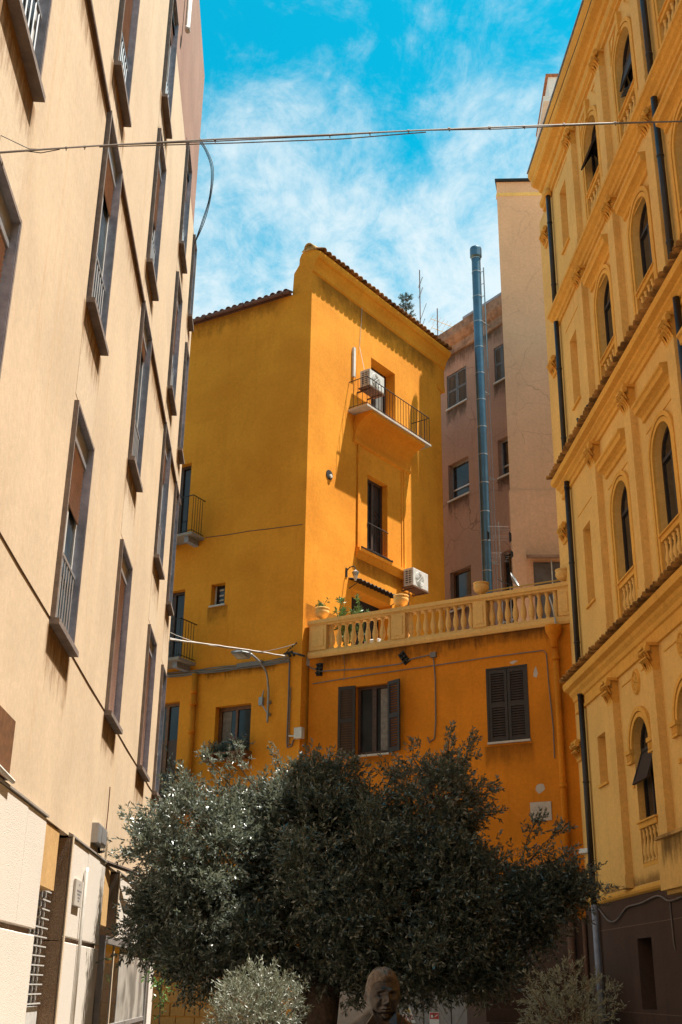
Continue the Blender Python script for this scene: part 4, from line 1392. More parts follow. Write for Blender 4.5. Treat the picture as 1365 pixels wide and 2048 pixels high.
            for sx in (-1, 1):
                pm = MB()
                q = [(c + sx * .30, 20.98), (c + sx * .82, 20.98), (c + sx * .82, 20.30), (c + sx * .70, 20.55)]
                q2 = [(c + sx * .36, 20.94), (c + sx * .78, 20.94), (c + sx * .78, 20.45), (c + sx * .69, 20.62)]
                for k in range(4):
                    a_, b_, c_, d_ = q[k], q[(k + 1) % 4], q2[(k + 1) % 4], q2[k]
                    pm.add([(x, -.025, z) for x, z in (a_, b_, c_, d_)] + [(x, 0, z) for x, z in (a_, b_, c_, d_)], [(0, 1, 2, 3), (0, 4, 5, 1), (3, 2, 6, 7)])
                pm.build('spandrel_relief', 'palazzo_trim', PA, FR)
            box('keystone', 'palazzo_trim', PA, FR, c - .06, c + .06, -.10, 0, 20.42, 20.98)
for j, f in enumerate(FLP):
    box('blind_sill', 'palazzo_trim', PA, FR, BL[0] - .04, BL[1] + .04, -.05, .20, f['blind'][0] - .05, f['blind'][0] + .004)
    if j:
        box('panel_line', 'palazzo_trim', PA, FR, BL[0] - .3, BL[1] + .4, -.012, 0, f['blind'][1] + .42, f['blind'][1] + .445)
# solid parapet balcony of the second bay
b = MB()
b.box(5.95, 11.6, -.40, -.30, 3.18, 3.98)
b.box(5.95, 6.05, -.30, 0, 3.18, 3.98)
b.box(11.5, 11.6, -.30, 0, 3.18, 3.98)
b.box(5.95, 11.6, -.30, 0, 3.12, 3.20)
pb = b.build('balcony', 'palazzo', PA, FR)
box('coping', 'parapet_old', pb, FR, 5.90, 11.65, -.43, -.27, 3.98, 4.03)
stain(PA, FR, 5.96, 11.6, 3.25, 3.975, 'dirt_black', -.403)
stain(PA, FR, .8, 5.9, 3.46, 3.80, 'dirt_low')
for c in BAYS:
    for f in FLP[1:]:
        stain(PA, FR, c - .62, c + .62, f['base'] - .28, f['base'], 'dirt_black', -.004)
b = MB()
b.prism([(0, 3.2), (-.06, 3.2), (-.16, 3.5), (-.2, 3.95), (0, 3.98)], 5.72, 5.92)
b.build('bracket', 'palazzo_trim', PA, FR)
# black downpipes, broken at the cornices
for x, segs in ((0.62, [(3.30, 7.72), (8.30, 12.85), (13.4, 17.25), (17.75, 21.12)]), (8.62, [(8.5, 12.85), (13.4, 17.25), (17.7, 21.2)])):
    for z0, z1 in segs:
        b = MB()
        b.tube([(x, -.10, z0), (x, -.10, z1)], .062, 10)
        for z in np.arange(z0 + .6, z1, 1.9):
            b.tube([(x, -.10, z - .02), (x, -.10, z + .02)], .072, 10)
        b.build('downpipe', 'black_pipe', PA, FR, True)
b = MB()
b.tube([(0.62, -.10, 21.10), (0.62, -.10, 21.28)], .10, 10)
b.build('pipe_collar', 'palazzo_trim', PA, FR, True)
b = MB()
b.tube([(.62, -.10, 3.3), (.66, -.10, 0.1)], .06, 10)
b.build('lower_pipe', 'slate', PA, FR, True)
b = MB()
b.tube(spline([(.7, -.03, 3.22), (1.4, -.04, 2.95), (2.0, -.04, 2.93), (2.7, -.03, 3.12), (3.6, -.03, 3.14), (4.6, -.03, 3.2), (5.2, -.03, 3.08), (5.9, -.03, 3.1)]), .018, 6)
b.tube([(5.2, -.02, 3.1), (5.22, -.02, 2.4), (5.28, -.02, 2.3)], .016, 5)
b.build('hanging_cable', 'cable_grey', PA, FR, True)
b = MB()
b.tube([(2.2, -.43, 22.0), (4.2, -.43, 21.9), (5.2, -.42, 21.86)] + [(5.2 + k * .9, -.41, 21.86 + .015 * k) for k in range(1, 8)], .009, 4)
b.build('thin_cable', 'cable_black', PA, FR)

# ------------------------------------------------------------------ unseen house on the near right, roof height set for its shade on the square
NB = thing('unseen_neighbour_house', 'unseen plain ochre house next to the palazzo, roof height set to shade the bust', 'house', FR)
b = MB()
nh = [(x, x + 1.1, z, z + 2.0) for x in (15.5, 18.5, 21.5, 24.5, 27.5) for z in (5.2, 9.4, 13.6)]
b.facade(PEND + .003, 40.0, 0, 19.4, nh, 0.25)
b.add([(40, 0, 0), (40, 9, 0), (40, 9, 19.4), (40, 0, 19.4)], [(0, 1, 2, 3)])
b.add([(PEND, 0, 19.4), (40, 0, 19.4), (40, 9, 19.4), (PEND, 9, 19.4)], [(0, 1, 2, 3)])
b.build('wall', 'palazzo', NB, FR)
b = MB()
b.prism([(0, 19.1), (-.2, 19.3), (-.3, 19.4), (-.3, 19.55), (.1, 19.6)], PEND + .01, 40)
b.build('cornice', 'palazzo_trim', NB, FR)
for h in nh:
    w = box('window', 'shutter_wood', NB, FR, h[0], h[1], .12, .2, h[2], h[3])
    box('sill', 'marble', w, FR, h[0] - .05, h[1] + .05, -.06, .11, h[2] - .06, h[2])

# ------------------------------------------------------------------ BROWN BUILDING
BB = thing('brown_building', 'shaded brown plaster building behind the steel flue, grey louvred shutters', 'building', FB)
hb_ = [(-3.22, -2.13, 21.29, 22.66), (-0.65, 0.10, 21.28, 22.66), (-3.25, -2.15, 17.66, 19.05), (-0.65, 0.10, 17.66, 19.05), (-3.28, -2.2, 13.6, 14.98), (-0.75, 0.10, 12.6, 14.98)]
b = MB()
b.facade(-7.5, 0.12, 0, 23.4, [h + ('r', .28) for h in hb_])
b.add([(-7.5, 0, 0), (-7.5, 0, 23.4), (-7.5, 9, 23.4), (-7.5, 9, 0)], [(0, 1, 2, 3)])
b.build('wall', 'brown', BB, FB)
b = MB()
b.prism([(.02, 23.40), (-.06, 23.42), (-.08, 23.50), (-.02, 23.56), (-.02, 23.80), (-.10, 23.86), (-.22, 24.02), (-.24, 24.10), (-.02, 24.2), (-.02, 24.62), (.3, 24.62), (.3, 23.4)], -7.5, 0.12)
b.build('cornice', 'cornice_old', BB, FB)
box('roof_slab', 'concrete', BB, FB, -7.5, 0.12, .301, 9, 24.3, 24.6)
b = MB()
b.box(-2.4, 0.1, .5, 6, 24.6, 24.95)
b.build('roof_room', 'white_render', BB, FB)
box('roof_room_edge', 'slate', BB, FB, -2.6, 0.1, .32, 6.2, 24.95, 25.05)
for k, h in enumerate(hb_):
    if k < 2:
        w = box('window', 'shutter_grey', BB, FB, h[0], h[1], .10, .16, h[2], h[3])
        wl = (h[1] - h[0]) / 2 - .005
        for q in (0, 1):
            shutter(BB, FB @ TR(h[0] + q * (wl + .01), .05, h[2]), wl, h[3] - h[2], 'shutter_grey', 34)
        box('sill', 'marble', w, FB, h[0] - .04, h[1] + .04, -.05, .09, h[2] - .05, h[2] - .003)
    else:
        b = MB()
        a, c, z0, z1 = h
        b.box(a, a + .06, .16, .24, z0, z1)
        b.box(c - .06, c, .16, .24, z0, z1)
        b.box(a + .06, c - .06, .162, .238, z1 - .07, z1 - .002)
        b.box(a + .06, c - .06, .162, .238, z0 + .38, z0 + .44)
        b.box(a + .06, c - .06, .162, .238, z0, z0 + .07)
        w = b.build('window', 'alu' if k < 4 else 'brown_wood', BB, FB)
        box('pane', 'glass_dark', w, FB, a + .05, c - .05, .20, .21, z0 + .05, z1 - .05)
        box('sill', 'marble', w, FB, a - .04, c + .04, -.05, .15, z0 - .05, z0 - .003)

for h in hb_:
    stain(BB, FB, h[0] - .1, h[1] + .02, h[2] - 1.1, h[2] - .06, 'dirt_black')
stain(BB, FB, -7.4, .1, 22.4, 23.4, 'dirt_black')

# ------------------------------------------------------------------ TAN BUILDING
TN_ = thing('tan_building', 'tall blank tan building with hairline cracks rising beside the palazzo', 'building', FN)
b = MB()
b.prismz([(0, 0), (9, 0), (9, 5.5), (1.0, 5.5)], 0, 28.9)
b.build('wall', 'tan', TN_, FN)
b = MB()
b.box(-.03, .42, -.05, 0.2, 0, 16.65)
b.box(-.03, 9, -.03, 0.1, 0, 16.66)
b.build('pilaster_strip', 'tan', TN_, FN)
box('painted_band', 'palazzo', TN_, FN, -.01, 9.01, -.012, 0.2, 28.28, 28.42)
b = MB()
b.prismz([(-.06, -.08), (9.1, -.08), (9.1, 5.6), (1.0, 5.6)], 28.9, 29.0)
b.build('coping', 'iron', TN_, FN)
b = MB()
b.box(2.4, 7.0, 1.6, 5.0, 29.0, 35.2)
t_ = b.build('stair_turret', 'white_render', TN_, FN)
t_['label'] = 'white stair turret on the roof'
box('turret_cornice', 'white_render', t_, FN, 2.12, 7.2, 1.32, 5.2, 33.75, 34.0)
box('turret_roof', 'terracotta', t_, FN, 2.30, 7.1, 1.5, 5.1, 35.2, 35.28)
# shuttered terrace door under a small roof
b = MB()
b.box(.62, 1.75, -.09, -.031, 11.8, 14.15)
b.box(.66, 1.16, -.11, -.09, 11.9, 14.1)
b.box(1.2, 1.70, -.11, -.09, 11.9, 14.1)
dd = b.build('door', 'shutter_grey', TN_, FN)
b = MB()
b.prism([(-.03, 14.42), (-.55, 14.24), (-.55, 14.19), (-.03, 14.30)], .42, 1.95)
b.build('door_roof', 'cornice_old', dd, FN)
b = MB()
b.tube([(1.18, -.14, 11.8), (1.18, -.14, 14.2)], .02, 6)
b.build('door_post', 'white_paint', dd, FN)

# stairs between the terrace house and the palazzo
st = MB()
for k in range(9):
    st.box(4.0, 5.95, 21.2 + k * .32, 25.0, k * .22, (k + 1) * .22)
tag(st.build('stairs', 'grey_plinth'), kind='structure')

# ================================================================== THINGS
# ------------------------------------------------------------------ air conditioners
def aircon(label, fr, w=.82, h=.56, d=.32):
    """outdoor unit: x along the wall, y=0 at its back"""
    t = thing('air_conditioner', label, 'air conditioner', fr, 'outdoor air conditioner units')
    b = MB()
    b.cbox(0, w, -d, 0, 0, h, .015)
    b.build('casing', 'white_plastic', t, fr)
    b = MB()
    b.box(-.004, .0, -d + .04, -.04, .05, h - .05)
    b.build('side_grille', 'dark_grille', t, fr)
    for k in range(7):
        z = .07 + (h - .14) * k / 6
        box('side_slat', 'white_plastic', t, fr, -.014, -.002, -d + .03, -.03, z - .012, z + .012)
    for k in range(3):
        y = -d + .06 + (d - .12) * k / 2
        box('side_slat', 'white_plastic', t, fr, -.016, -.003, y - .01, y + .01, .05, h - .05)
    b = MB()
    cx, cz, r = w * .42, h * .5, h * .40
    for rr in (.35, .55, .75, .95):
        A = arc_pts(cx, cz, r * rr, 0, 2 * math.pi, 20)
        b.tube([(x, -d - .012, z) for x, z in A], .006, 4)
    for k in range(8):
        a = k * math.pi / 4
        b.tube([(cx, -d - .012, cz), (cx + r * math.cos(a), -d - .012, cz + r * math.sin(a))], .005, 4)
    b.build('fan_guard', 'white_paint', t, fr)
    b = MB()
    b.box(-.02, w + .02, -d - .01, .05, -.05, -.012)
    for x in (.1, w - .14):
        b.box(x, x + .04, -d + .02, .30, -.09, -.05)
    b.build('bracket', 'rusty', t, fr)
    return t


aircon('white air conditioner on the upper balcony railing of the yellow house', FTR @ TR(2.22, -.20, 18.62), .78, .56, .36)
aircon('white air conditioner low on the yellow wall beside the terrace awning', FTR @ TR(4.60, -.16, 12.88), .84, .56, .34)
b = MB()
b.tube([(4.9, -.15, 12.8), (4.92, -.10, 12.3), (4.9, -.05, 11.2)], .018, 5)
tag(b.build('drain_hose', 'cable_grey', None, FTR), 'thin grey drain hose below the terrace air conditioner', 'hose')

# ------------------------------------------------------------------ awning, lantern
aw = thing('awning', 'dark corrugated awning over the terrace door of the yellow house', 'awning', FTR)
b = MB()
m_ = 34
top = [(2.0 + 2.15 * k / m_, .035 * math.sin(k * math.pi / 1.5)) for k in range(m_ + 1)]
vs, fs = [], []
for x, dz in top:
    for y, z in ((0, 12.46), (-.42, 12.34)):
        vs.append((x, y, z + dz))
        vs.append((x, y, z + dz - .012))
for k in range(m_):
    a = k * 4
    c = a + 4
    fs += [(a, c, c + 2, a + 2), (a + 1, a + 3, c + 3, c + 1), (a + 2, c + 2, c + 3, a + 3)]
b.add(vs, fs)
b.build('sheet', 'iron', aw, FTR)
for x in (2.05, 4.1):
    b = MB()
    b.tube([(x, 0, 12.15), (x, -.40, 12.32), (x, 0, 12.42)], .014, 5)
    b.build('bracket', 'iron', aw, FTR)
ln = thing('wall_lantern', 'small dark lantern on a wall bracket above the plants', 'lantern', FTR)
b = MB()
b.tube([(1.90, 0, 12.62), (1.90, -.12, 12.72), (1.92, -.26, 12.74), (1.94, -.30, 12.66)], .016, 6)
b.box(1.86, 1.94, -.02, 0, 12.45, 12.72)
b.build('bracket', 'iron', ln, FTR)
b = MB()
b.lathe([(.01, .24), (.03, .20), (.11, .15), (.10, .13), (.05, .0), (.04, -.02)], 1.94, -.30, 12.40, 6)
b.build('lamp_shade', 'galv', ln, FTR)
b = MB()
b.lathe([(.03, -.10), (.055, -.02), (.075, .10), (.05, .12)], 1.94, -.30, 12.40, 6)
b.build('glass', 'glass_frost', ln, FTR)

# ------------------------------------------------------------------ urns on the balustrade
urn_prof = [(.075, 0), (.075, .035), (.045, .05), (.04, .07), (.09, .09), (.16, .14), (.195, .21), (.195, .27), (.175, .31), (.20, .325), (.20, .355), (.175, .355), (.14, .27)]
urn_me = MB().lathe(urn_prof, n=18).mesh('bowl', 'balustrade', True)
soil_me = MB().lathe([(.165, .0), (.165, .01)], n=14).mesh('soil', 'soil')
URNS = [(-6.82, 'lit terracotta coloured urn with green shoots on the leftmost balustrade pier'), (-4.47, 'ochre stone urn on the balustrade pier in front of the awning'),
        (-2.25, 'ochre stone urn on the balustrade pier in front of the steel flue'), (-0.12, 'ochre stone urn on the balustrade pier against the palazzo')]
for s, lab in URNS:
    fr = FT @ TR(tx(s), .08, zt1)
    t = thing('urn', lab, 'urn', fr, 'urns on the balustrade piers')
    link('bowl', urn_me, t, fr)
    link('soil', soil_me, t, fr @ TR(0, 0, .30))


def plant(label, name, pos, n, ln, lw, h, m='leaf_green', fr=I4, stems=5, spread=.12, pot=None):
    f = fr @ TR(*pos)
    t = thing(name, label, 'plant', f)
    b = MB()
    bases, dirs, lens = [], [], []
    for k in range(stems):
        a = random.uniform(0, 6.28)
        tip = Vector((math.cos(a) * spread * random.uniform(.3, 1.2), math.sin(a) * spread * random.uniform(.3, 1.2), h * random.uniform(.6, 1.0)))
        b.tube([(0, 0, 0), tip * .5 + Vector((0, 0, .05)), tip], .007, 4)
        for q in (.35, .6, .8, 1.0):
            bases.append(tip * q)
            dirs.append((tip.x + random.gauss(0, .25), tip.y + random.gauss(0, .25), .35 * h))
            lens.append(.10)
    b.build('stem', 'leaf_green', t, f)
    V = sprigs(np.array(bases), np.array(dirs), np.array(lens), n, ln, lw, spread=1.3, curl=.3)
    o = link('foliage', fast_quads('foliage', V, m), t, f)
    o['kind'] = 'stuff'
    return t


plant('green shoots growing out of the leftmost balustrade urn', 'urn_plant', (tx(-6.82), .08, zt1 + .3), 5, .10, .03, .28, fr=FT, stems=5)
plant('bushy sunlit plant with long leaves behind the balustrade, right of the leftmost urn', 'terrace_plant', (tx(-6.35), .55, TZ + .1), 16, .17, .045, 1.55, fr=FT, stems=9, spread=.28)
plant('thin sunlit plant behind the balustrade just left of the lantern', 'terrace_plant', (tx(-6.0), .75, TZ + .1), 9, .16, .045, 1.75, fr=FT, stems=4, spread=.2)
b = MB()
b.cbox(tx(-6.05), tx(-5.6), 1.0, 1.4, TZ + .06, TZ + .62, .03)
tag(b.build('storage_crate', 'white_paint', None, FT), 'white crate on the terrace floor seen between the balusters', 'crate')

# ------------------------------------------------------------------ steel flue
FFL = TR(6.42, 34.0, TZ + .06)
fl = thing('flue_pipe', 'tall round stainless steel chimney flue standing on the terrace', 'flue', FFL)
H = 25.25 - TZ
z = 0.0
k = 0
while z < H - .05:
    h = min(1.0, H - z)
    b = MB()
    b.tube([(0, 0, z), (0, 0, z + h - .03)], .155, 28, cap=False)
    b.build('pipe_section', 'steel', fl, FFL, True)
    b = MB()
    b.tube([(0, 0, z + h - .05), (0, 0, z + h - .01)], .166, 28, cap=False)
    b.build('joint_band', 'galv', fl, FFL, True)
    z += h
b = MB()
b.lathe([(.155, -.08), (.205, -.02), (.205, .30), (.195, .34), (.0, .36)], 0, 0, H + .08, 20)
b.build('cap', 'steel', fl, FFL)
for zz in (10.3, 13.0, 7.2, 4.3):
    b = MB()
    b.tube([(.15, 0, zz), (.42, .25, zz + .02)], .018, 5)
    b.tube([(.10, .12, zz), (.42, .25, zz + .02)], .014, 5)
    b.build('bracket', 'galv', fl, FFL)
# conduit mast beside the flue
b = MB()
b.tube([(6.72, 34.15, 21.0), (6.70, 34.15, 25.05)], .022, 6)
for zz in (23.9, 24.4, 24.9):
    b.tube([(6.70, 34.15, zz), (6.50, 34.1, zz - .1)], .014, 5)
    b.tube([(6.58, 34.1, zz + .08), (6.55, 34.1, zz - .12)], .02, 5)
b.tube([(6.74, 34.2, 23.4), (6.78, 34.3, 18.4), (6.80, 34.3, 14.0), (6.8, 34.3, TZ)], .012, 5)
b.tube([(6.66, 34.25, 23.3), (6.70, 34.3, 18.0), (6.72, 34.3, TZ)], .012, 5)
tag(b.build('conduit_mast', 'galv'), 'thin galvanised mast with small brackets and cables beside the steel flue', 'mast')

# ------------------------------------------------------------------ antennas
def yagi(name, label, base, h, elems, boom_dir, m='galv'):
    t = thing(name, label, 'antenna', TR(*base), 'rooftop television antennas')
    f = TR(*base)
    MB().tube([(0, 0, 0), (0, 0, h)], .02, 6).build('mast', 'rusty', t, f)
    d = Vector(boom_dir).normalized()
    s = d.cross(Vector((0, 0, 1)))
    for (zz, L, n, el) in elems:
        b = MB()
        b.tube([Vector((0, 0, zz)) - d * L * .3, Vector((0, 0, zz)) + d * L * .7], .012, 5)
        for k in range(n):
            p = Vector((0, 0, zz)) + d * L * (-.28 + .96 * k / (n - 1))
            w = el * (1 - .35 * k / (n - 1))
            b.tube([p - s * w, p + s * w], .006, 4)
        b.build('element_array', m, t, f)
    return t


yagi('tv_antenna', 'tall mast antenna on the roof beside the araucaria tree', (5.25, 40.3, 24.6), 4.4, [(3.2, .5, 9, .28), (3.7, .5, 8, .26), (2.0, 1.1, 3, .1), (1.5, .8, 4, .12)], (.3, -.2, .9))
yagi('tv_antenna', 'short faded antenna on the roof left of the steel flue', (5.95, 40.3, 24.6), 2.6, [(2.0, 1.0, 7, .35), (1.6, .9, 5, .3)], (1, .2, -.25), 'yellow_metal')
ta = thing('panel_antenna', 'white grid television antenna on a pole on the terrace beside the flue', 'antenna', TR(6.55, 32.6, TZ + .06), 'rooftop television antennas')
f = WM[ta]
MB().tube([(0, 0, 0), (.02, 0, 2.6), (0, 0, 5.1)], .018, 6).build('mast', 'galv', ta, f)
for z0, z1 in ((4.15, 4.95),):
    for k in range(9):
        b = MB()
        zz = 4.15 + k * .05 + (.06 if k > 3 else 0)
        b.tube([(-.32, -.05, zz + .30), (.30, -.02, zz + .33)], .0045, 4)
        b.build('grid_rod', 'cable_grey', ta, f)
for k in range(6):
    b = MB()
    b.tube([(-.28, -.05, 3.78 + k * .055), (.28, -.02, 3.80 + k * .055)], .0045, 4)
    b.build('grid_rod', 'cable_grey', ta, f)
for x, z0, z1 in ((-.33, 4.45, 4.75), (.34, 4.4, 4.75), (.37, 3.9, 4.15)):
    b = MB()
    b.prismy([(x - .03, z0), (x + .03, z0 + .06), (x + .03, z1 - .06), (x - .03, z1)], -.10, -.02)
    b.build('reflector', 'iron', ta, f)
ds = thing('satellite_dish', 'small grey dish antenna on a short post on the terrace right of the flue', 'dish', TR(6.75, 32.2, TZ + .06))
f = WM[ds]
MB().tube([(0, 0, 0), (0, 0, 2.9)], .02, 6).build('post', 'galv', ds, f)
b = MB()
b.lathe([(.0, 0), (.10, .012), (.19, .045), (.25, .085), (.245, .09), (.18, .052), (.0, .012)], n=16)
b.build('reflector', 'galv', ds, f @ TR(.06, -.1, 3.02) @ Matrix.Rotation(R_(62), 4, 'Y') @ Matrix.Rotation(R_(25), 4, 'X'))
MB().tube([(.05, -.1, 2.9), (-.25, -.25, 2.92), (-.42, -.3, 3.0)], .015, 5).build('feed_arm', 'iron', ds, f)

# ------------------------------------------------------------------ araucaria behind the roof
nt_ = thing('araucaria_tree', 'dark araucaria tree top rising behind the tiled roof beside the tall antenna', 'tree', TR(4.85, 41.8, -.45))
f = WM[nt_]
MB().tube([(0, 0, .45), (0, 0, 20), (0, 0, 29.2)], [.28, .16, .02], 8).build('trunk', 'bark', nt_, f)
bs, dr, le = [], [], []
bb_ = MB()
for k, zz in enumerate(np.arange(23.5, 29.1, .42)):
    L = max(.22, 1.45 * (29.4 - zz) / 5.9)
    nb = 7
    for q in range(nb):
        a = 2 * math.pi * (q / nb) + k * .5
        tip = Vector((math.cos(a) * L, math.sin(a) * L, zz + L * .30))
        bb_.tube([(0, 0, zz), tip], [.02, .008], 4)
        for u in np.linspace(.25, 1, 9):
            for rep in range(2):
                bs.append((math.cos(a) * L * u, math.sin(a) * L * u, zz + L * .30 * u))
                dr.append((math.cos(a) + random.gauss(0, .5), math.sin(a) + random.gauss(0, .5), .75 + random.gauss(0, .3)))
                le.append(.12)
bb_.build('branch', 'bark', nt_, f)
o = link('foliage', fast_quads('foliage', sprigs(np.array(bs), np.array(dr), np.array(le), 6, .075, .020, .7), 'needle'), nt_, f)
o['kind'] = 'stuff'

# ------------------------------------------------------------------ street lamp on the shaded face
sl_ = thing('street_lamp', 'flat headed street lamp on a curved arm fixed to the orange wall', 'street lamp', FTL)
b = MB()
b.tube(spline([(-.95, -.09, 8.02), (-.95, -.09, 8.75), (-.94, -.14, 9.0), (-.88, -.34, 9.30), (-.95, -.60, 9.54), (-1.06, -.85, 9.70)]), .028, 8)
b.build('arm', 'galv', sl_, FTL, True)
for z in (8.2, 8.52):
    box('wall_clamp', 'galv', sl_, FTL, -1.0, -.90, -.07, 0, z, z + .08)
fh = FTL @ TR(-1.05, -.85, 9.70) @ Matrix.Rotation(R_(176), 4, 'Z') @ Matrix.Rotation(R_(22), 4, 'X') @ Matrix.Rotation(R_(-4), 4, 'Y') @ Matrix.Diagonal((.86, 1.25, 1, 1))
b = MB()
b.add([(0, -.05, -.02), (0, .05, -.02), (.18, .14, -.03), (.66, .13, -.02), (.66, -.13, -.02), (.18, -.14, -.03),
       (0, -.05, .04), (0, .05, .04), (.18, .12, .07), (.64, .11, .05), (.64, -.11, .05), (.18, -.12, .07)],
      [(5, 4, 3, 2, 1, 0), (6, 7, 8, 9, 10, 11), (0, 1, 7, 6), (1, 2, 8, 7), (2, 3, 9, 8), (3, 4, 10, 9), (4, 5, 11, 10), (5, 0, 6, 11)])
b.build('lamp_head', 'galv', sl_, fh)
box('lens', 'glass_frost', sl_, fh, .22, .60, -.09, .09, -.045, -.022)
b = MB()
b.tube([(-1.12, -.06, 8.9), (-1.2, -.07, 8.55), (-1.1, -.08, 8.45), (-1.0, -.06, 8.3)], .016, 5)
b.box(-1.25, -1.13, -.10, 0, 8.5, 8.72)
b.build('ballast_box', 'galv', sl_, FTL)

# ------------------------------------------------------------------ junction box, conduits, cables
jb = thing('junction_box', 'pale junction box at the foot of the conduit near the yellow house corner', 'junction box', FTL)
box('cover', 'white_plastic', jb, FTL, -.10, .14, -.14, 0, 7.52, 7.80, c=.012)
b = MB()
b.tube([(-.10, -.05, 7.6), (-.3, -.05, 7.62)], .02, 6)
b.build('cable_gland', 'white_plastic', jb, FTL)
b = MB()
b.tube([(-.36, -.03, 9.62), (-.36, -.03, 8.4), (-.37, -.03, 7.5), (-.35, -.03, 7.33), (-.22, -.03, 7.36), (-.16, -.03, 7.52)], .022, 6)
b.tube([(-.30, -.03, 8.9), (-.31, -.03, 7.55), (-.32, -.03, 7.42), (-.25, -.03, 7.4)], .012, 5)
tag(b.build('conduit', 'cable_grey', None, FTL, True), 'grey conduit running down the orange wall to the junction box', 'conduit')
b = MB()
for dz, r, jit in ((0, .03, .012), (.06, .018, .02), (-.05, .02, .015)):
    b.tube(wob((-5.6, -.05, 9.72 + dz), (-.35, -.05, 9.64 + dz), .04, 18, jit), r, 5)
b.box(-2.0, -1.2, -.11, -.02, 9.60, 9.72)
tag(b.build('cable_bundle', 'cable_grey', None, FTL), 'bundle of grey cables clipped along the orange wall below the lower balcony', 'cable')
b = MB()
p0, p1 = FL @ Vector((25.3, -.02, 8.78)), FTL @ Vector((-.40, -.12, 9.72))
b.tube(wob(p0, p1, -.02, 16, .006), .020, 6)
b.tube(wob(p0 + Vector((0, 0, .03)), p1 + Vector((0, 0, .02)), .03, 16, .006), .012, 5)
b.tube(wob(p0 + Vector((0, 0, .16)), p0.lerp(p1, .25), .02, 6, .004), .007, 4)
tag(b.build('span_cable', 'cable_white'), 'pale cable spanning from the cream building to the insulators on the yellow house', 'cable')
b = MB()
p2 = FTL @ Vector((-.16, -.05, 10.06))
b.tube(wob(p0.lerp(p1, .72), p2, .03, 8, .003), .008, 4)
for k in range(5):
    q = (FTL @ Vector((-.40 + k * .06, -.07, 9.90 + k * .038)))
    b.tube([q, q + Vector((.03, -.02, .02))], .022, 6)
tag(b.build('stay_wire', 'iron'), 'thin stay wire with small insulators ending near the corner of the yellow house', 'wire')
b = MB()
b.tube([(-.5, -.10, 9.80), (-.30, -.12, 9.82), (-.1, -.10, 9.76), (.12, -.06, 9.68)], .03, 6)
b.tube([(-.42, -.08, 9.86), (-.30, -.09, 9.72)], .035, 6)
b.tube([(-.28, -.08, 9.86), (-.18, -.09, 9.72)], .03, 6)
tag(b.build('cable_clamp', 'iron', None, FTL), 'black clamp where the span cable meets the corner of the yellow house', 'clamp')
# cables on the terrace house
b = MB()
b.tube([(tx(-7.1), -.03, tz(9.37)), (tx(-6.75), -.05, tz(9.22)), (tx(-5.6), -.03, tz(9.15)), (tx(-4.5), -.04, tz(9.14)), (tx(-4.1), -.03, tz(9.24)), (tx(-3.56), -.03, tz(9.28)),
        (tx(-3.52), -.03, tz(9.1)), (tx(-3.49), -.03, tz(8.6)), (tx(-3.50), -.03, tz(7.6)), (tx(-3.54), -.03, tz(7.2)), (tx(-3.68), -.03, tz(7.12)), (tx(-3.72), -.03, tz(7.25))], .017, 5)
b.tube([(tx(-7.0), -.025, tz(8.92)), (tx(-5.4), -.025, tz(8.97)), (tx(-3.4), -.025, tz(9.0)), (tx(-2.0), -.025, tz(9.03)), (tx(-.70), -.025, tz(9.03)), (tx(-.62), -.025, tz(8.95)),
        (tx(-.60), -.025, tz(8.2)), (tx(-.55), -.025, tz(7.2)), (tx(-.56), -.025, tz(6.5))], .013, 5)
b.tube([(tx(-6.1), -.02, tz(9.75)), (tx(-6.05), -.03, tz(9.3)), (tx(-6.07), -.02, tz(8.9))], .006, 4)
b.box(tx(-3.6), tx(-3.45), -.08, 0, tz(9.2), tz(9.33))
tag(b.build('wall_cables', 'cable_grey', None, FT), 'thin grey cables running along the orange wall below the balustrade', 'cable')
for (s, z, a, lab) in ((-6.80, 9.28, 4, 'dark cable insulator block at the left end of the terrace house'), (-4.34, 9.29, -35, 'dark tilted cable insulator block above the open shutters')):
    fr = FT @ TR(tx(s), 0, tz(z)) @ Matrix.Rotation(R_(a), 4, 'Y')
    t = thing('insulator', lab, 'insulator', fr, 'cable insulators on the terrace house')
    box('plate', 'iron', t, fr, -.09, .09, -.03, 0, -.17, .17)
    for x in (-.045, .045):
        for zz in (-.11, 0, .11):
            MB().tube([(x, -.03, zz), (x, -.11, zz)], .032, 8).build('knob', 'iron', t, fr)

# overhead cable across the street
b = MB()
pts = [(-2.45, 7.97), (-1.63, 8.09), (-.68, 8.215), (.28, 8.325), (1.0, 8.415), (1.74, 8.50), (2.61, 8.595), (3.35, 8.665), (6.8, 8.85)]
P = [Vector((x, 7.9, z)) for x, z in pts]
b.tube(P, .0065, 6)
b.tube([p + Vector((0, .012, .012 * math.sin(i * 2.1))) for i, p in enumerate(P)], .0055, 5)
b.tube([p + Vector((0, -.010, -.012)) for p in P], .005, 5)
b.tube([P[1] + Vector((0, 0, -.015)), P[2] + Vector((.2, 0, -.025)), P[3] + Vector((.1, 0, -.04)), P[4] + Vector((.1, 0, -.012))], .005, 5)
oc = tag(b.build('overhead_cable', 'cable_grey'), 'twisted dark overhead cable stretched across the street under the sky', 'cable')
for x, z in ((-1.9, 8.05), (-1.75, 8.07), (-.68, 8.21), (.28, 8.32), (.62, 8.365), (.95, 8.41), (1.3, 8.455), (1.65, 8.49), (1.95, 8.52), (2.3, 8.565), (2.75, 8.61)):
    c = MB()
    c.tube([(x - .009, 7.9, z), (x + .009, 7.9, z + .001)], .0105, 6)
    c.tube([(x, 7.9, z), (x + .003, 7.9, z - .03)], .004, 4)
    c.build('clip', 'cable_grey', oc)
b = MB()
b.tube([(-2.45, 7.9, 8.145), (-2.2, 7.9, 8.02), (-2.05, 7.9, 8.025)], .004, 4)
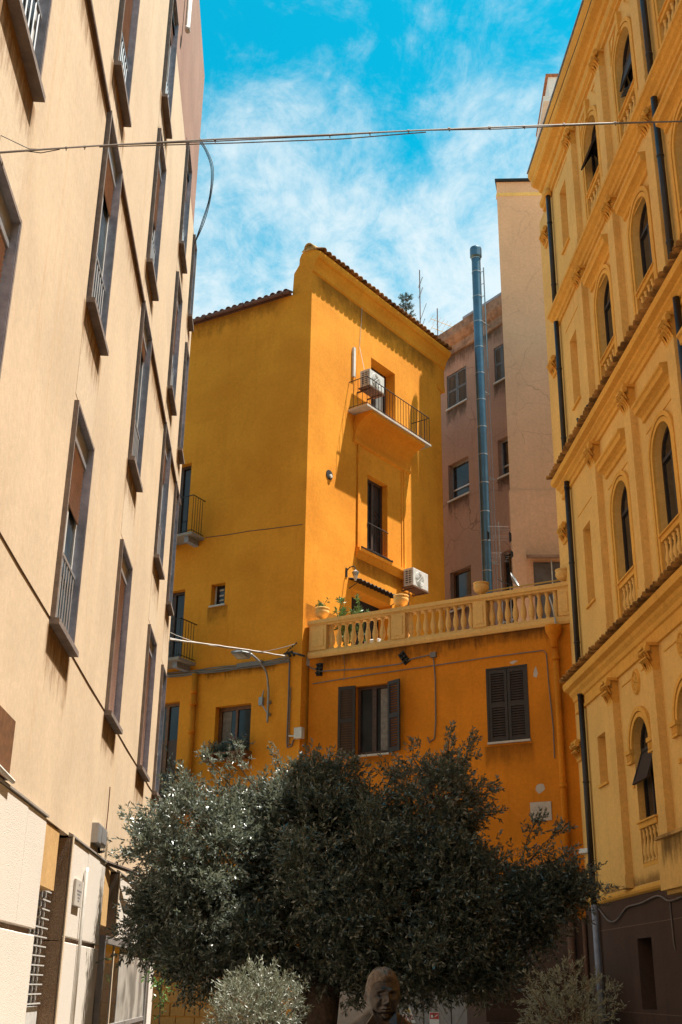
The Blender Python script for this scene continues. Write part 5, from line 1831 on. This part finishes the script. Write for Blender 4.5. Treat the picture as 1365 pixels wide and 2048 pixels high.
b.tube([(-2.25, 7.9, 8.0), (-2.1, 7.9, 7.985), (-1.95, 7.9, 8.03)], .005, 4)
tag(b.build('tie_wire', 'iron'), 'thin tie wire joining the overhead cable near the cream wall', 'wire')
# loop of wires off the far corner of the cream building
b = MB()
for dx, dz in ((0, 0), (.035, .05), (-.03, -.08)):
    b.tube(spline([(x * .945, 24.05, 1.65 + (z - 1.65) * .945) for x, z in ((-2.62, 22.8 + dz), (-2.38 + dx, 22.35), (-2.21 + dx, 21.78), (-2.22 + dx * .6, 20.9), (-2.36 + dx, 20.1), (-2.55, 19.35), (-2.62, 18.9 + dz))]), .010, 6)
tag(b.build('hanging_wires', 'cable_black', None, I4, True), 'loop of black wires hanging off the far top corner of the cream building', 'wire')
b = MB()
b.tube([(18.82, -.10, 22.3), (18.82, -.10, 20.1), (18.75, -.12, 19.98), (18.62, -.12, 19.95)], .055, 8)
tag(b.build('drain_pipe', 'white_plastic', None, FL, True), 'white drain pipe end at the top of the pinkish attic wall', 'pipe')

# ------------------------------------------------------------------ fittings on the cream building
mb_ = thing('meter_box', 'grey meter box on the cream wall above the stone piers', 'box', FL)
box('casing', 'alu', mb_, FL, 16.45, 17.25, -.10, 0, 3.42, 3.68, c=.01)
box('lid', 'alu', mb_, FL, 16.75, 17.2, -.115, -.10, 3.45, 3.65, c=.005)
b = MB()
b.tube([(17.1, -.03, 3.42), (17.15, -.03, 3.36), (17.4, -.06, 3.40)], .02, 5)
b.build('cable_tail', 'iron', mb_, FL)
b = MB()
b.tube([(17.62, -.03, 3.42), (17.7, -.03, 4.0), (17.68, -.03, 4.35)], .008, 4)
tag(b.build('dry_creeper', 'rusty', None, FL), 'thin dry creeper stem on the cream wall above the grey meter box', 'creeper')
pq = thing('wall_plaque', 'pale engraved plaque on the rough stone pier', 'plaque', FL)
box('slab', 'marble', pq, FL, 15.12, 15.66, -.075, -.045, 2.53, 2.84, c=.004)
b = MB()
for k, (z, a, c) in enumerate(((2.775, 15.36, 15.43), (2.70, 15.22, 15.57), (2.66, 15.26, 15.53), (2.62, 15.31, 15.48), (2.585, 15.34, 15.45))):
    x = a
    while x < c:
        w_ = random.uniform(.015, .035)
        b.box(x, x + w_, -.077, -.0749, z, z + .02)
        x += w_ + .012
b.build('lettering', 'ink_pale', pq, FL)['kind'] = 'stuff'
rd = MB()
rd.tube([(15.90, -.06, 2.98), (15.88, -.08, 3.02), (15.84, -.08, 2.98), (15.84, -.07, 0.3)], .022, 7)
tag(rd.build('conduit', 'white_plastic', None, FL, True), 'white conduit with a hooked top running down the stone pier beside the plaque', 'conduit')

# ------------------------------------------------------------------ on the terrace house wall
pq = thing('wall_plaque', 'square pinkish stone plaque on the orange wall right of the tree', 'plaque', FT)
box('slab', 'plaque_stone', pq, FT, tx(-1.20), tx(-.70), -.02, 0, tz(5.145), tz(5.56), c=.004)
b = MB()
for z, n_ in ((5.43, 5), (5.36, 6), (5.29, 4)):
    for k in range(n_):
        x = tx(-.95) - n_ * .03 + k * .06
        b.box(x, x + .035, -.022, -.0199, tz(z), tz(z) + .03)
b.build('lettering', 'plaque_mark', pq, FT)['kind'] = 'stuff'
sg = thing('sign_board', 'red framed white sign board half hidden by the right end of the tree', 'sign', FT)
box('panel', 'sign_white', sg, FT, tx(-1.75), tx(-.9), -.05, -.02, 3.45, 3.95)
b = MB()
b.box(tx(-2.6), tx(-.80), -.08, 0, 3.95, 4.03)
b.box(tx(-.90), tx(-.80), -.08, 0, 3.2, 3.95)
b.box(tx(-2.6), tx(-2.5), -.08, 0, 3.2, 3.95)
b.build('frame', 'sign_red', sg, FT)
ct = thing('security_camera', 'small white security camera on the palazzo corner beside the black downpipe', 'camera', FR)
b = MB()
b.tube([(-.25, .15, 4.42), (-.25, .02, 4.42)], .02, 6)
b.build('bracket', 'white_plastic', ct, FR)
fc = FR @ TR(-.25, -.0, 4.45) @ Matrix.Rotation(R_(25), 4, 'Z') @ Matrix.Rotation(R_(-12), 4, 'X')
b = MB()
b.box(-.12, .18, -.06, .06, -.05, .05)
b.build('housing', 'white_plastic', ct, fc)
MB().tube([(-.12, 0, 0), (-.135, 0, 0)], .035, 10).build('lens', 'ink', ct, fc)
# metal cabinet and safety signs behind the bust
cb = thing('metal_cabinet', 'grey metal cabinet doors at the foot of the wall behind the bust', 'cabinet', FT)
for k in range(3):
    a = tx(-4.55) + k * .68
    box('door', 'metal_door', cb, FT, a, a + .66, -.09, -.041, .05, 1.62, c=.012)
    b = MB()
    b.prismy([(a + .06, .9), (a + .33, 1.3), (a + .60, .9), (a + .57, .9), (a + .33, 1.25), (a + .09, .9)], -.098, -.089)
    b.build('door_rib', 'metal_door', cb, FT)
ws = thing('warning_sign', 'white triangular warning sign with a yellow hazard triangle and two prohibition rings', 'sign', FT)
x0 = tx(-4.27)
b = MB()
b.prismy([(x0 - .20, .93), (x0 + .20, .93), (x0 + .015, 1.33), (x0 - .015, 1.33)], -.105, -.099)
b.build('panel', 'sign_white', ws, FT)
b = MB()
b.prismy([(x0 - .075, 1.14), (x0 + .075, 1.14), (x0, 1.27)], -.109, -.105)
b.build('hazard_triangle', 'sign_yellow', ws, FT)
b = MB()
b.box(x0 - .007, x0 + .007, -.112, -.109, 1.175, 1.235)
b.box(x0 - .007, x0 + .007, -.112, -.109, 1.152, 1.166)
b.build('exclamation_mark', 'ink', ws, FT)
for dx in (-.068, .068):
    b = MB()
    A0, A1 = arc_pts(x0 + dx, 1.04, .058, 0, 2 * math.pi, 18), arc_pts(x0 + dx, 1.04, .045, 0, 2 * math.pi, 18)
    for k in range(18):
        b.add([(A0[k][0], -.109, A0[k][1]), (A0[k + 1][0], -.109, A0[k + 1][1]), (A1[k + 1][0], -.109, A1[k + 1][1]), (A1[k][0], -.109, A1[k][1])], [(0, 1, 2, 3)])
    b.prismy([(x0 + dx - .04, 1.072), (x0 + dx - .03, 1.08), (x0 + dx + .04, 1.008), (x0 + dx + .03, 1.0)], -.111, -.106)
    b.build('prohibition_ring', 'sign_red', ws, FT)
    b = MB()
    b.prismy([(x0 + dx - .03, 1.01), (x0 + dx - .008, 1.01), (x0 + dx + .012, 1.05), (x0 + dx + .03, 1.07), (x0 + dx + .0, 1.075), (x0 + dx - .02, 1.04)], -.1085, -.105)
    b.build('pictogram', 'ink', ws, FT)
ws = thing('fire_sign', 'red and white safety sign on the metal cabinet right of the triangular sign', 'sign', FT)
x0 = tx(-3.62)
box('panel', 'sign_white', ws, FT, x0 - .12, x0 + .12, -.105, -.099, .90, 1.16)
box('red_field', 'sign_red', ws, FT, x0 - .11, x0 + .11, -.109, -.105, 1.02, 1.15)
b = MB()
b.box(x0 - .08, x0 - .02, -.112, -.109, 1.05, 1.10)
b.prismy([(x0 + .01, 1.06), (x0 + .08, 1.09), (x0 + .08, 1.12), (x0 + .02, 1.08)], -.112, -.109)
b.build('pictogram', 'sign_white', ws, FT)
sg = thing('small_sign', 'small white notice with a red mark on the post right of the metal cabinet', 'sign', FT)
box('panel', 'sign_white', sg, FT, tx(-2.72), tx(-2.60), -.105, -.099, .95, 1.25)
box('red_mark', 'sign_red', sg, FT, tx(-2.69), tx(-2.63), -.109, -.105, .99, 1.05)
box('post', 'yellow_metal', sg, FT, tx(-2.74), tx(-2.58), -.099, -.0405, .05, 1.7)

# ------------------------------------------------------------------ flowers on the window shelf
POTS = [(-2.62, 'terracotta', .30, 'terracotta pot with a dark bushy plant at the left end of the window shelf'), (-2.22, 'pot_green', .26, 'green pot with a trailing plant second from left on the window shelf'),
        (-1.92, 'plaque_stone', .42, 'pale pot with pink flowers second from right on the window shelf'), (-1.65, 'concrete', .38, 'grey pot with a leafy plant at the right end of the window shelf')]
for x, m, h, lab in POTS:
    fr = FTL @ TR(x, -.16, 7.16)
    t = thing('flower_pot', lab, 'flower pot', fr, 'flower pots on the window shelf')
    MB().lathe([(.07, 0), (.095, .14), (.105, .145), (.105, .17), (.09, .17)], n=12).build('pot', m, t, fr, True)
    nb = 40
    bs = np.random.normal(scale=(.07, .06, .05), size=(nb, 3)) + np.array((0, 0, .20))
    dr = np.random.normal(size=(nb, 3)) * .6 + np.array((0, 0, .7))
    V = sprigs(bs, dr, np.full(nb, h * .8), 9, .06, .035, 1.2)
    link('foliage', fast_quads('foliage', V, 'leaf'), t, fr)['kind'] = 'stuff'
    if 'pink' in lab:
        V = leaves(np.random.normal(scale=.05, size=(30, 3)) + np.array((0, -.05, .52)), np.random.normal(size=(30, 3)), np.full(30, .04), np.full(30, .04))
        link('blossom', fast_quads('blossom', V, 'petal'), t, fr)['kind'] = 'stuff'
fr = FTL @ TR(-3.62, -.55, 5.20)
t = thing('balcony_plant', 'dark potted shrub on the lowest balcony at the left of the yellow house', 'plant', fr)
MB().lathe([(.14, 0), (.18, .3), (.19, .3), (.19, .34)], n=12).build('pot', 'terracotta', t, fr, True)
bs = np.random.normal(scale=(.22, .18, .35), size=(160, 3)) + np.array((0, 0, 1.15))
V = sprigs(bs, np.random.normal(size=(160, 3)) + np.array((0, 0, .6)), np.full(160, .25), 10, .09, .04, 1.1)
link('foliage', fast_quads('foliage', V, 'leaf'), t, fr)['kind'] = 'stuff'

# ------------------------------------------------------------------ pigeons on the tiled cornice
def pigeon(label, fr):
    t = thing('pigeon', label, 'pigeon', fr, 'pigeons on the palazzo cornice')
    b = MB()
    b.tube([(-.20, 0, .085), (-.13, 0, .09), (-.06, 0, .105), (0, 0, .115), (.06, 0, .135), (.09, 0, .165), (.105, 0, .20), (.12, 0, .225), (.14, 0, .228), (.165, 0, .218)],
           [.012, .03, .055, .065, .058, .040, .028, .033, .022, .004], 10)
    b.build('body', 'feather', t, fr, True)
    for s in (-1, 1):
        MB().tube([(.0, s * .02, .06), (.005, s * .022, .0)], .005, 4).build('leg', 'terracotta', t, fr)
        MB().tube([(.05, s * .055, .13), (-.04, s * .066, .11), (-.16, s * .03, .088)], [.02, .028, .004], 6).build('wing', 'feather', t, fr, True)
    return t


pigeon('dark pigeon on the tiled cornice, nearer the palazzo corner', FR @ TR(2.62, -.22, 13.33) @ Matrix.Rotation(R_(200), 4, 'Z'))
pigeon('dark pigeon on the tiled cornice, nearer the first pilaster', FR @ TR(3.35, -.2, 13.33) @ Matrix.Rotation(R_(160), 4, 'Z'))
pigeon('dark pigeon on the topmost parapet by the second arched window', FR @ TR(7.1, -.02, 18.69) @ Matrix.Rotation(R_(30), 4, 'Z'))

# ------------------------------------------------------------------ the big evergreen tree
TX, TY = 0.95, 18.0
tr = thing('evergreen_tree', 'large dark evergreen tree in the middle of the square, its left side in sun', 'tree', TR(TX, TY, 0))
ft = WM[tr]


def limb(b, p0, p1, r0, r1, n=7, wig=.12):
    p0, p1 = Vector(p0), Vector(p1)
    pts, rs = [], []
    L = (p1 - p0).length
    for i in range(n + 1):
        t = i / n
        p = p0.lerp(p1, t) + Vector((random.gauss(0, wig), random.gauss(0, wig), random.gauss(0, wig * .5))) * (L * .12) * (0 if i in (0,) else 1)
        pts.append(p)
        rs.append(r0 + (r1 - r0) * t)
    b.tube(pts, rs, 8)
    return pts


b = MB()
b.tube([(-.30, 0, 0), (-.24, 0, .6), (-.16, 0, 1.2), (-.12, .02, 1.7)], [.30, .25, .23, .24], 12)
b.tube([(-.52, .05, 0), (-.50, .05, .8), (-.42, .05, 1.4), (-.52, .1, 2.0)], [.16, .13, .12, .11], 10)
# lobes of the crown: centre and radii (local to the tree's foot)
LOBES = [((-1.80, -.2, 3.25), (1.05, 1.1, 1.10)), ((-1.10, .2, 3.65), (.90, 1.0, .70)), ((-2.20, 0, 2.50), (.70, .8, .60)), ((-.25, .3, 3.70), (.80, 1.0, .80)), ((.05, -.2, 3.0), (1.4, 1.3, 1.15)),
         ((1.05, .1, 3.0), (1.45, 1.4, 1.00)), ((.60, .2, 3.95), (.40, .5, .35)), ((1.50, 0, 4.30), (.58, .6, .62)), ((-.40, .1, 4.35), (.34, .4, .36)), ((.05, .1, 4.35), (.32, .4, .34)), ((2.15, 0, 2.95), (.88, .9, .64)), ((2.85, .1, 2.72), (.46, .5, .36)),
         ((2.2, 0, 2.40), (.80, .8, .55)), ((-.9, -.1, 2.30), (1.0, 1.1, .58)), ((1.0, -.3, 2.25), (1.4, 1.2, .60)), ((.95, -.4, 1.98), (1.10, .8, .36)), ((-1.7, -.2, 1.98), (.75, .7, .33)), ((2.1, -.2, 1.95), (.6, .6, .34)), ((3.35, .1, 3.05), (.30, .3, .20))]
for (c, r) in LOBES:
    st_ = Vector((-.12, .02, 1.6))
    mid = st_.lerp(Vector(c), .45) + Vector((0, 0, .15))
    limb(b, st_, mid, .10, .06, 5)
    limb(b, mid, c, .055, .02, 5)
    for k in range(5):
        d = Vector((random.gauss(0, 1), random.gauss(0, 1), random.gauss(.2, 1))).normalized()
        limb(b, c, Vector(c) + Vector((d.x * r[0], d.y * r[1], d.z * r[2])) * .85, .022, .006, 4)
b.build('trunk', 'bark', tr, ft, True)

base, direc = [], []
for (c, r) in LOBES:
    c, r = np.array(c), np.array(r)
    vol = float(np.prod(r))
    # leafy clumps spread over the lobe, leaving hollows between them
    m = int(30 * vol ** .62) + 9
    d = np.random.normal(size=(m, 3))
    d /= np.linalg.norm(d, axis=1, keepdims=True)
    rad = np.random.uniform(.25, 1.0, m) ** .45
    cc = c + d * r * rad[:, None]
    sz = np.random.uniform(.10, .24, m)
    for k in range(m):
        q = int(26 + 420 * sz[k] ** 1.3)
        off = np.random.normal(size=(q, 3))
        p = cc[k] + off * sz[k] * np.array((.62, .62, .50))
        base.append(p)
        direc.append(d[k] * .55 + off * .45 + np.random.normal(size=(q, 3)) * .25 + np.array((0, -.05, .28)))
    # darker filling inside
    n = int(300 * vol ** .8) + 30
    dd_ = np.random.normal(size=(n, 3))
    dd_ /= np.linalg.norm(dd_, axis=1, keepdims=True)
    base.append(c + dd_ * r * (np.random.uniform(0, .75, n) ** .5)[:, None])
    direc.append(dd_ + np.random.normal(size=(n, 3)) * .5)
base = np.concatenate(base)
direc = np.concatenate(direc)
# shoots that stick out of the outline
SHOOTS = [((-1.45, 0, 4.3), (-2.1, -.1, 4.98)), ((-1.2, 0, 4.4), (-1.55, -.1, 5.02)), ((-1.6, .1, 4.1), (-2.3, 0, 4.55)), ((-.7, 0, 4.4), (-.95, -.1, 4.95)), ((-.4, 0, 4.5), (-.35, 0, 5.05)), ((-.1, .1, 4.4), (.15, .1, 4.95)),
          ((-2.6, 0, 3.55), (-3.15, .1, 4.02)), ((-2.6, 0, 3.3), (-3.2, .1, 3.42)), ((-2.75, 0, 2.6), (-3.05, 0, 2.35)), ((-2.6, 0, 2.35), (-3.0, 0, 2.05)), ((1.35, 0, 4.7), (1.2, 0, 5.15)), ((1.6, 0, 4.8), (1.75, -.1, 5.30)),
          ((1.8, 0, 4.6), (2.15, 0, 5.28)), ((1.9, 0, 4.3), (2.4, 0, 4.50)), ((2.0, 0, 4.0), (2.45, 0, 4.12)), ((2.8, 0, 3.4), (3.15, 0, 4.15)), ((2.9, 0, 3.4), (3.5, 0, 3.95)), ((3.1, 0, 3.2), (3.6, .1, 3.62)),
          ((3.3, .1, 3.05), (3.88, .1, 3.16)), ((3.2, 0, 2.95), (3.80, 0, 2.98)), ((2.9, 0, 2.8), (3.5, 0, 2.72)), ((2.6, 0, 3.2), (3.3, 0, 3.25)), ((.3, 0, 4.3), (.25, 0, 4.85)), ((.75, 0, 4.4), (.9, 0, 4.8)), ((-1.9, -.1, 2.1), (-2.35, -.2, 1.72)),
          ((-1.2, -.1, 1.95), (-1.55, -.2, 1.5)), ((1.8, -.1, 1.9), (2.1, -.2, 1.55)), ((0.2, -.3, 1.8), (.3, -.4, 1.35)), ((2.6, -.1, 2.1), (2.9, -.2, 1.85)), ((-.8, 0, 4.45), (-.6, 0, 4.85)), ((-1.9, 0, 4.1), (-2.45, 0, 4.25))]
tw = MB()
sb, sd = [], []
for p0, p1 in SHOOTS:
    p0, p1 = Vector(p0), Vector(p1)
    mid = p0.lerp(p1, .5) + Vector((random.gauss(0, .05), random.gauss(0, .05), .03))
    tw.tube([p0, mid, p1], [.014, .009, .004], 5)
    L = (p1 - p0).length
    for k in range(int(L * 46)):
        t = random.uniform(0, 1)
        p = p0.lerp(mid, t * 2) if t < .5 else mid.lerp(p1, t * 2 - 1)
        w = .16 * (1 - t * .75)
        sb.append(p + Vector((random.gauss(0, w), random.gauss(0, w), random.gauss(0, w))) * .7)
        sd.append((p1 - p0).normalized() + Vector((random.gauss(0, .6), random.gauss(0, .6), random.gauss(0, .5))))
tw.build('shoot', 'twig', tr, ft)['kind'] = 'stuff'
n0 = len(base)
V = [sprigs(base, direc, np.random.uniform(.14, .30, n0), 11, .074, .024, .85),
     sprigs(np.array([tuple(p) for p in sb]), np.array([tuple(p) for p in sd]), np.random.uniform(.10, .2, len(sb)), 9, .074, .024, .8)]
link('foliage', fast_quads('foliage', np.concatenate(V), 'leaf'), tr, ft)['kind'] = 'stuff'


# ------------------------------------------------------------------ small clipped olive trees
def olive(label, x, y, z, rx, rz, n, dens):
    f = TR(x, y, 0)
    t = thing('olive_tree', label, 'tree', f, 'small round olive trees')
    b = MB()
    b.tube([(0, 0, 0), (.02, 0, .6), (0, 0, z - rz * .7)], [.05, .04, .035], 8)
    for k in range(16):
        d = Vector((random.gauss(0, 1), random.gauss(0, 1), random.gauss(.5, .8))).normalized()
        limb(b, (0, 0, z - rz * .7), Vector((d.x * rx, d.y * rx, z + d.z * rz)) * 1.0, .014, .003, 5, .3)
    b.build('trunk', 'twig', t, f, True)
    d = np.random.normal(size=(n, 3))
    d /= np.linalg.norm(d, axis=1, keepdims=True)
    rad = np.random.uniform(0, 1, n) ** .40
    lump = 1 + .14 * np.sin(d[:, 0] * 5 + 1) * np.cos(d[:, 2] * 6) + .08 * np.sin(d[:, 1] * 11)
    p = np.array((0, 0, z)) + d * np.array((rx, rx, rz)) * (rad * lump)[:, None] * .9
    V = sprigs(p, d * .7 + np.random.normal(size=(n, 3)) * .4 + np.array((0, 0, .35)), np.random.uniform(.06, .14, n), dens, .036, .0085, .75)
    link('foliage', fast_quads('foliage', V, 'leaf_olive'), t, f)['kind'] = 'stuff'
    # tub
    MB().lathe([(.20, 0), (.26, .5), (.28, .5), (.28, .55), (.24, .55)], n=16).build('tub', 'terracotta', t, f, True)


olive('small sunlit silvery olive tree in front of the stone block wall', -.05, 9.0, 1.42, .34, .33, 900, 14)
olive('small shaded olive tree in front of the palazzo plinth', 2.42, 10.0, 1.46, .40, .38, 560, 11)
fr = TR(-1.80, 21.5, 0)
t = thing('creeper_plant', 'small sunlit leafy plant beside the white porch post under the big tree', 'plant', fr)
MB().tube([(0, 0, 0), (.03, 0, .9), (0, 0, 1.9)], .012, 5).build('stem', 'twig', t, fr)
bs = np.random.normal(scale=(.12, .12, .25), size=(60, 3)) + np.array((.05, 0, 1.75))
link('foliage', fast_quads('foliage', sprigs(bs, np.random.normal(size=(60, 3)), np.full(60, .15), 8, .07, .03, 1.0), 'leaf_green'), t, fr)['kind'] = 'stuff'

# ------------------------------------------------------------------ bronze bust on a pedestal
FBU = TR(.695, 7.5, 0) @ Matrix.Rotation(R_(8), 4, 'Z')
bu = thing('bust', 'dark bronze bust of a man in jacket and tie before the big tree', 'statue', FBU)


def head_mesh():
    """face looks along -Y; head centre at the origin, about 0.30 tall"""
    nu, nv = 72, 56
    vs = []
    def gz(x, c, s): return math.exp(-((x - c) / s) ** 2)
    for j in range(nv + 1):
        ph = -math.pi / 2 + math.pi * j / nv
        for i in range(nu):
            a = 2 * math.pi * i / nu
            cp = max(0.0, math.cos(ph)) ** (.80 if ph > 0 else 1)
            dx, dy, dz = cp * math.sin(a), -cp * math.cos(a), math.sin(ph)
            x, y, z = dx * .098, dy * .122, dz * .150
            front = max(0.0, -dy)
            if z < 0:                                # jaw narrows, chin forward
                k = -z / .15
                x *= 1 - .34 * k ** 1.6
                y *= 1 - .20 * k if dy < 0 else 1 - .55 * k
            if front > .3:
                y += .012 * (front - .3)             # flatter face
            if front > .25:
                e = front
                y -= 0.0450 * gz(x, 0, .014) * gz(z, -.028, .020)      # nose tip
                y -= 0.0300 * gz(x, 0, .010) * gz(z, .000, .026)       # bridge
                y -= 0.0150 * gz(abs(x), .013, .008) * gz(z, -.036, .010)
                y -= 0.0180 * gz(abs(x), .034, .024) * gz(z, .036, .010)   # brow
                y += 0.0270 * gz(abs(x), .036, .015) * gz(z, .014, .012)   # sockets
                y -= 0.0135 * gz(abs(x), .036, .011) * gz(z, .013, .0065)  # lids
                y -= 0.0120 * gz(abs(x), .052, .018) * gz(z, -.018, .018)  # cheeks
                y += 0.0090 * gz(abs(x), .040, .014) * gz(z, -.060, .018)
                y -= 0.0150 * gz(x, 0, .024) * gz(z, -.064, .0065)     # lips
                y += 0.0120 * gz(x, 0, .028) * gz(z, -.0715, .003)
                y -= 0.0135 * gz(x, 0, .019) * gz(z, -.079, .007)
                y += 0.0090 * gz(x, 0, .028) * gz(z, -.094, .008)
                y -= 0.0225 * gz(x, 0, .028) * gz(z, -.120, .020)      # chin
                y += 0.0060 * gz(abs(x), .026, .006) * gz(z, -.045, .02)
            # ears
            if abs(dx) > .75:
                s_ = 1 if x > 0 else -1
                x += s_ * .020 * gz(y, .012, .014) * gz(z, -.004, .028)
            vs.append((x, y, z))
    fs = []
    for j in range(nv):
        for i in range(nu):
            fs.append((j * nu + i, j * nu + (i + 1) % nu, (j + 1) * nu + (i + 1) % nu, (j + 1) * nu + i))
    return vs, fs


def ringbody(rings, n=36):
    vs, fs = [], []
    for (cx, cy, z, rx, ry, pw) in rings:
        for i in range(n):
            a = 2 * math.pi * i / n
            c, s = math.cos(a), math.sin(a)
            c = math.copysign(abs(c) ** pw, c)
            s = math.copysign(abs(s) ** pw, s)
            vs.append((cx + rx * c, cy + ry * s, z))
    for j in range(len(rings) - 1):
        for i in range(n):
            fs.append((j * n + i, j * n + (i + 1) % n, (j + 1) * n + (i + 1) % n, (j + 1) * n + i))
    fs.append(tuple(range(n - 1, -1, -1)))
    fs.append(tuple(range((len(rings) - 1) * n, len(rings) * n)))
    return vs, fs


HZ = 1.60
b = MB()
hv, hf = head_mesh()
b.add([(x, y, z + HZ) for x, y, z in hv], hf)
b.add(*ringbody([(0, .02, 1.40, .066, .068, 1), (0, .022, 1.48, .062, .064, 1), (0, .018, 1.55, .064, .068, 1), (0, .01, 1.58, .058, .06, 1)]))
b.add(*ringbody([(0, .03, 1.02, .17, .11, .8), (0, .03, 1.12, .235, .125, .8), (0, .03, 1.28, .270, .135, .8), (0, .03, 1.38, .262, .125, .85), (0, .03, 1.44, .205, .105, .9), (0, .025, 1.485, .135, .09, 1), (0, .022, 1.525, .082, .078, 1)]))
body = b.build('figure', 'bronze', bu, FBU, True)
rm = body.modifiers.new('weld', 'REMESH')
rm.mode = 'VOXEL'
rm.voxel_size = .0040
rm.use_smooth_shade = True
sm = body.modifiers.new('soft', 'SMOOTH')
sm.factor = .4
sm.iterations = 1
# hair: a side-parted cap over the skull
hm = MB()
vs, fs = [], []
nu, nv = 96, 30
def hairline(t):
    for (t0, p0_), (t1, p1_) in zip(HL, HL[1:]):
        if t <= t1:
            return p0_ + (p1_ - p0_) * (t - t0) / (t1 - t0)
    return HL[-1][1]
HL = [(0, .60), (.6, .60), (.9, .52), (1.05, .30), (1.2, .02), (1.38, .0), (1.5, .22), (1.8, .05), (2.2, -.4), (3.2, -.5)]
for j in range(nv + 1):
    for i in range(nu):
        a = 2 * math.pi * i / nu
        t = a if a <= math.pi else 2 * math.pi - a
        lo_ = hairline(t)
        u = j / nv
        ph = lo_ + (math.pi / 2 - lo_) * u
        cp = max(0.0, math.cos(ph)) ** (.80 if ph > 0 else 1)
        dx, dy, dz = cp * math.sin(a), -cp * math.cos(a), math.sin(ph)
        k = 1.02 + .075 * max(0, math.sin(ph)) + .010 * math.sin(a * 19 + ph * 6) + .008 * math.sin(a * 11 - ph * 13)
        edge = min(1.0, u * 7)
        k = .985 + (k - .985) * edge
        front = max(0.0, -dy)
        sweep = .020 * front * edge * math.exp(-((dx + .15) / .55) ** 2) * (1 if u < .55 else max(0, 1 - (u - .55) * 3))
        part = .012 * math.exp(-((dx - .50) / .10) ** 2) * front * edge
        vs.append((dx * .100 * k, dy * .125 * k + .002 - sweep, dz * .150 * k + sweep * .35 - part + HZ))
for j in range(nv):
    for i in range(nu):
        fs.append((j * nu + i, j * nu + (i + 1) % nu, (j + 1) * nu + (i + 1) % nu, (j + 1) * nu + i))
hm.add(vs, fs)
hm.build('hair', 'bronze_hair', bu, FBU, True)
# shirt collar, lapels, tie
b = MB()
for s in (-1, 1):
    b.add([(s * .012, -.075, 1.385), (s * .070, -.050, 1.445), (s * .078, -.010, 1.465), (s * .088, -.015, 1.425), (s * .065, -.085, 1.375)], [(0, 1, 2, 3, 4)])
    b.add([(s * .012, -.083, 1.383), (s * .070, -.058, 1.443), (s * .065, -.093, 1.373)], [(0, 1, 2)])
b.build('collar', 'bronze', bu, FBU @ TR(0, 0, .075))
b = MB()
b.add([(-.018, -.088, 1.39), (.018, -.088, 1.39), (.012, -.098, 1.355), (-.012, -.098, 1.355), (.03, -.118, 1.15), (-.03, -.118, 1.15)], [(0, 1, 2, 3), (3, 2, 4, 5)])
b.build('tie', 'bronze', bu, FBU @ TR(0, 0, .075))
b = MB()
for s in (-1, 1):
    b.prismy([(s * .085, 1.43), (s * .135, 1.36), (s * .115, 1.30), (s * .145, 1.28), (s * .05, 1.08), (s * .035, 1.08), (s * .055, 1.32)], -.118, -.095)
b.build('lapel', 'bronze', bu, FBU @ TR(0, 0, .075))
b = MB()
b.box(-.30, .30, -.26, .30, 0, .12)
b.box(-.22, .22, -.18, .22, .12, .95)
b.box(-.26, .26, -.22, .26, .95, 1.03)
b.build('pedestal', 'marble', bu, FBU)


# ------------------------------------------------------------------ unseen houses added behind the viewer: less sky light, warmer bounce
FBK = F(-22, -14, 90)
def unseen_house(name, label, x0, x1, h, m, wins):
    t = thing(name, label, 'house', FBK, 'unseen houses added behind the viewer')
    fr = FBK @ Matrix.Rotation(math.pi, 4, 'Z')
    b = MB()
    hs_ = [(x, x + 1.1, z, z + 2.0) for x in np.arange(x0 + 1.2, x1 - 1.5, 2.9) for z in wins]
    b.facade(x0, x1, 0, h, hs_, .22)
    b.add([(x0, 0, h), (x1, 0, h), (x1, 9, h), (x0, 9, h)], [(0, 1, 2, 3)])
    b.add([(x0, 0, 0), (x0, 0, h), (x0, 9, h), (x0, 9, 0)], [(0, 1, 2, 3)])
    b.add([(x1, 0, 0), (x1, 0, h), (x1, 9, h), (x1, 9, 0)], [(0, 1, 2, 3)])
    b.build('wall', m, t, fr)
    b = MB()
    b.prism([(0, h - .3), (-.2, h - .1), (-.3, h), (-.3, h + .12), (.1, h + .2)], x0, x1)
    b.build('cornice', 'palazzo_trim', t, fr)
    for hh_ in hs_:
        w_ = box('window', 'shutter_wood', t, fr, hh_[0], hh_[1], .12, .2, hh_[2], hh_[3])
        box('sill', 'marble', w_, fr, hh_[0] - .05, hh_[1] + .05, -.05, .11, hh_[2] - .06, hh_[2])
unseen_house('unseen_ochre_house', 'unseen ochre house added behind the viewer to cut sky light', -38, -24, 17.5, 'palazzo', (1.0, 5.2, 9.4, 13.4))
unseen_house('unseen_orange_house', 'unseen deep orange house added behind the viewer for warm bounce light', -23.99, -10, 20, 'orange_low', (1.0, 5.2, 9.4, 13.6))
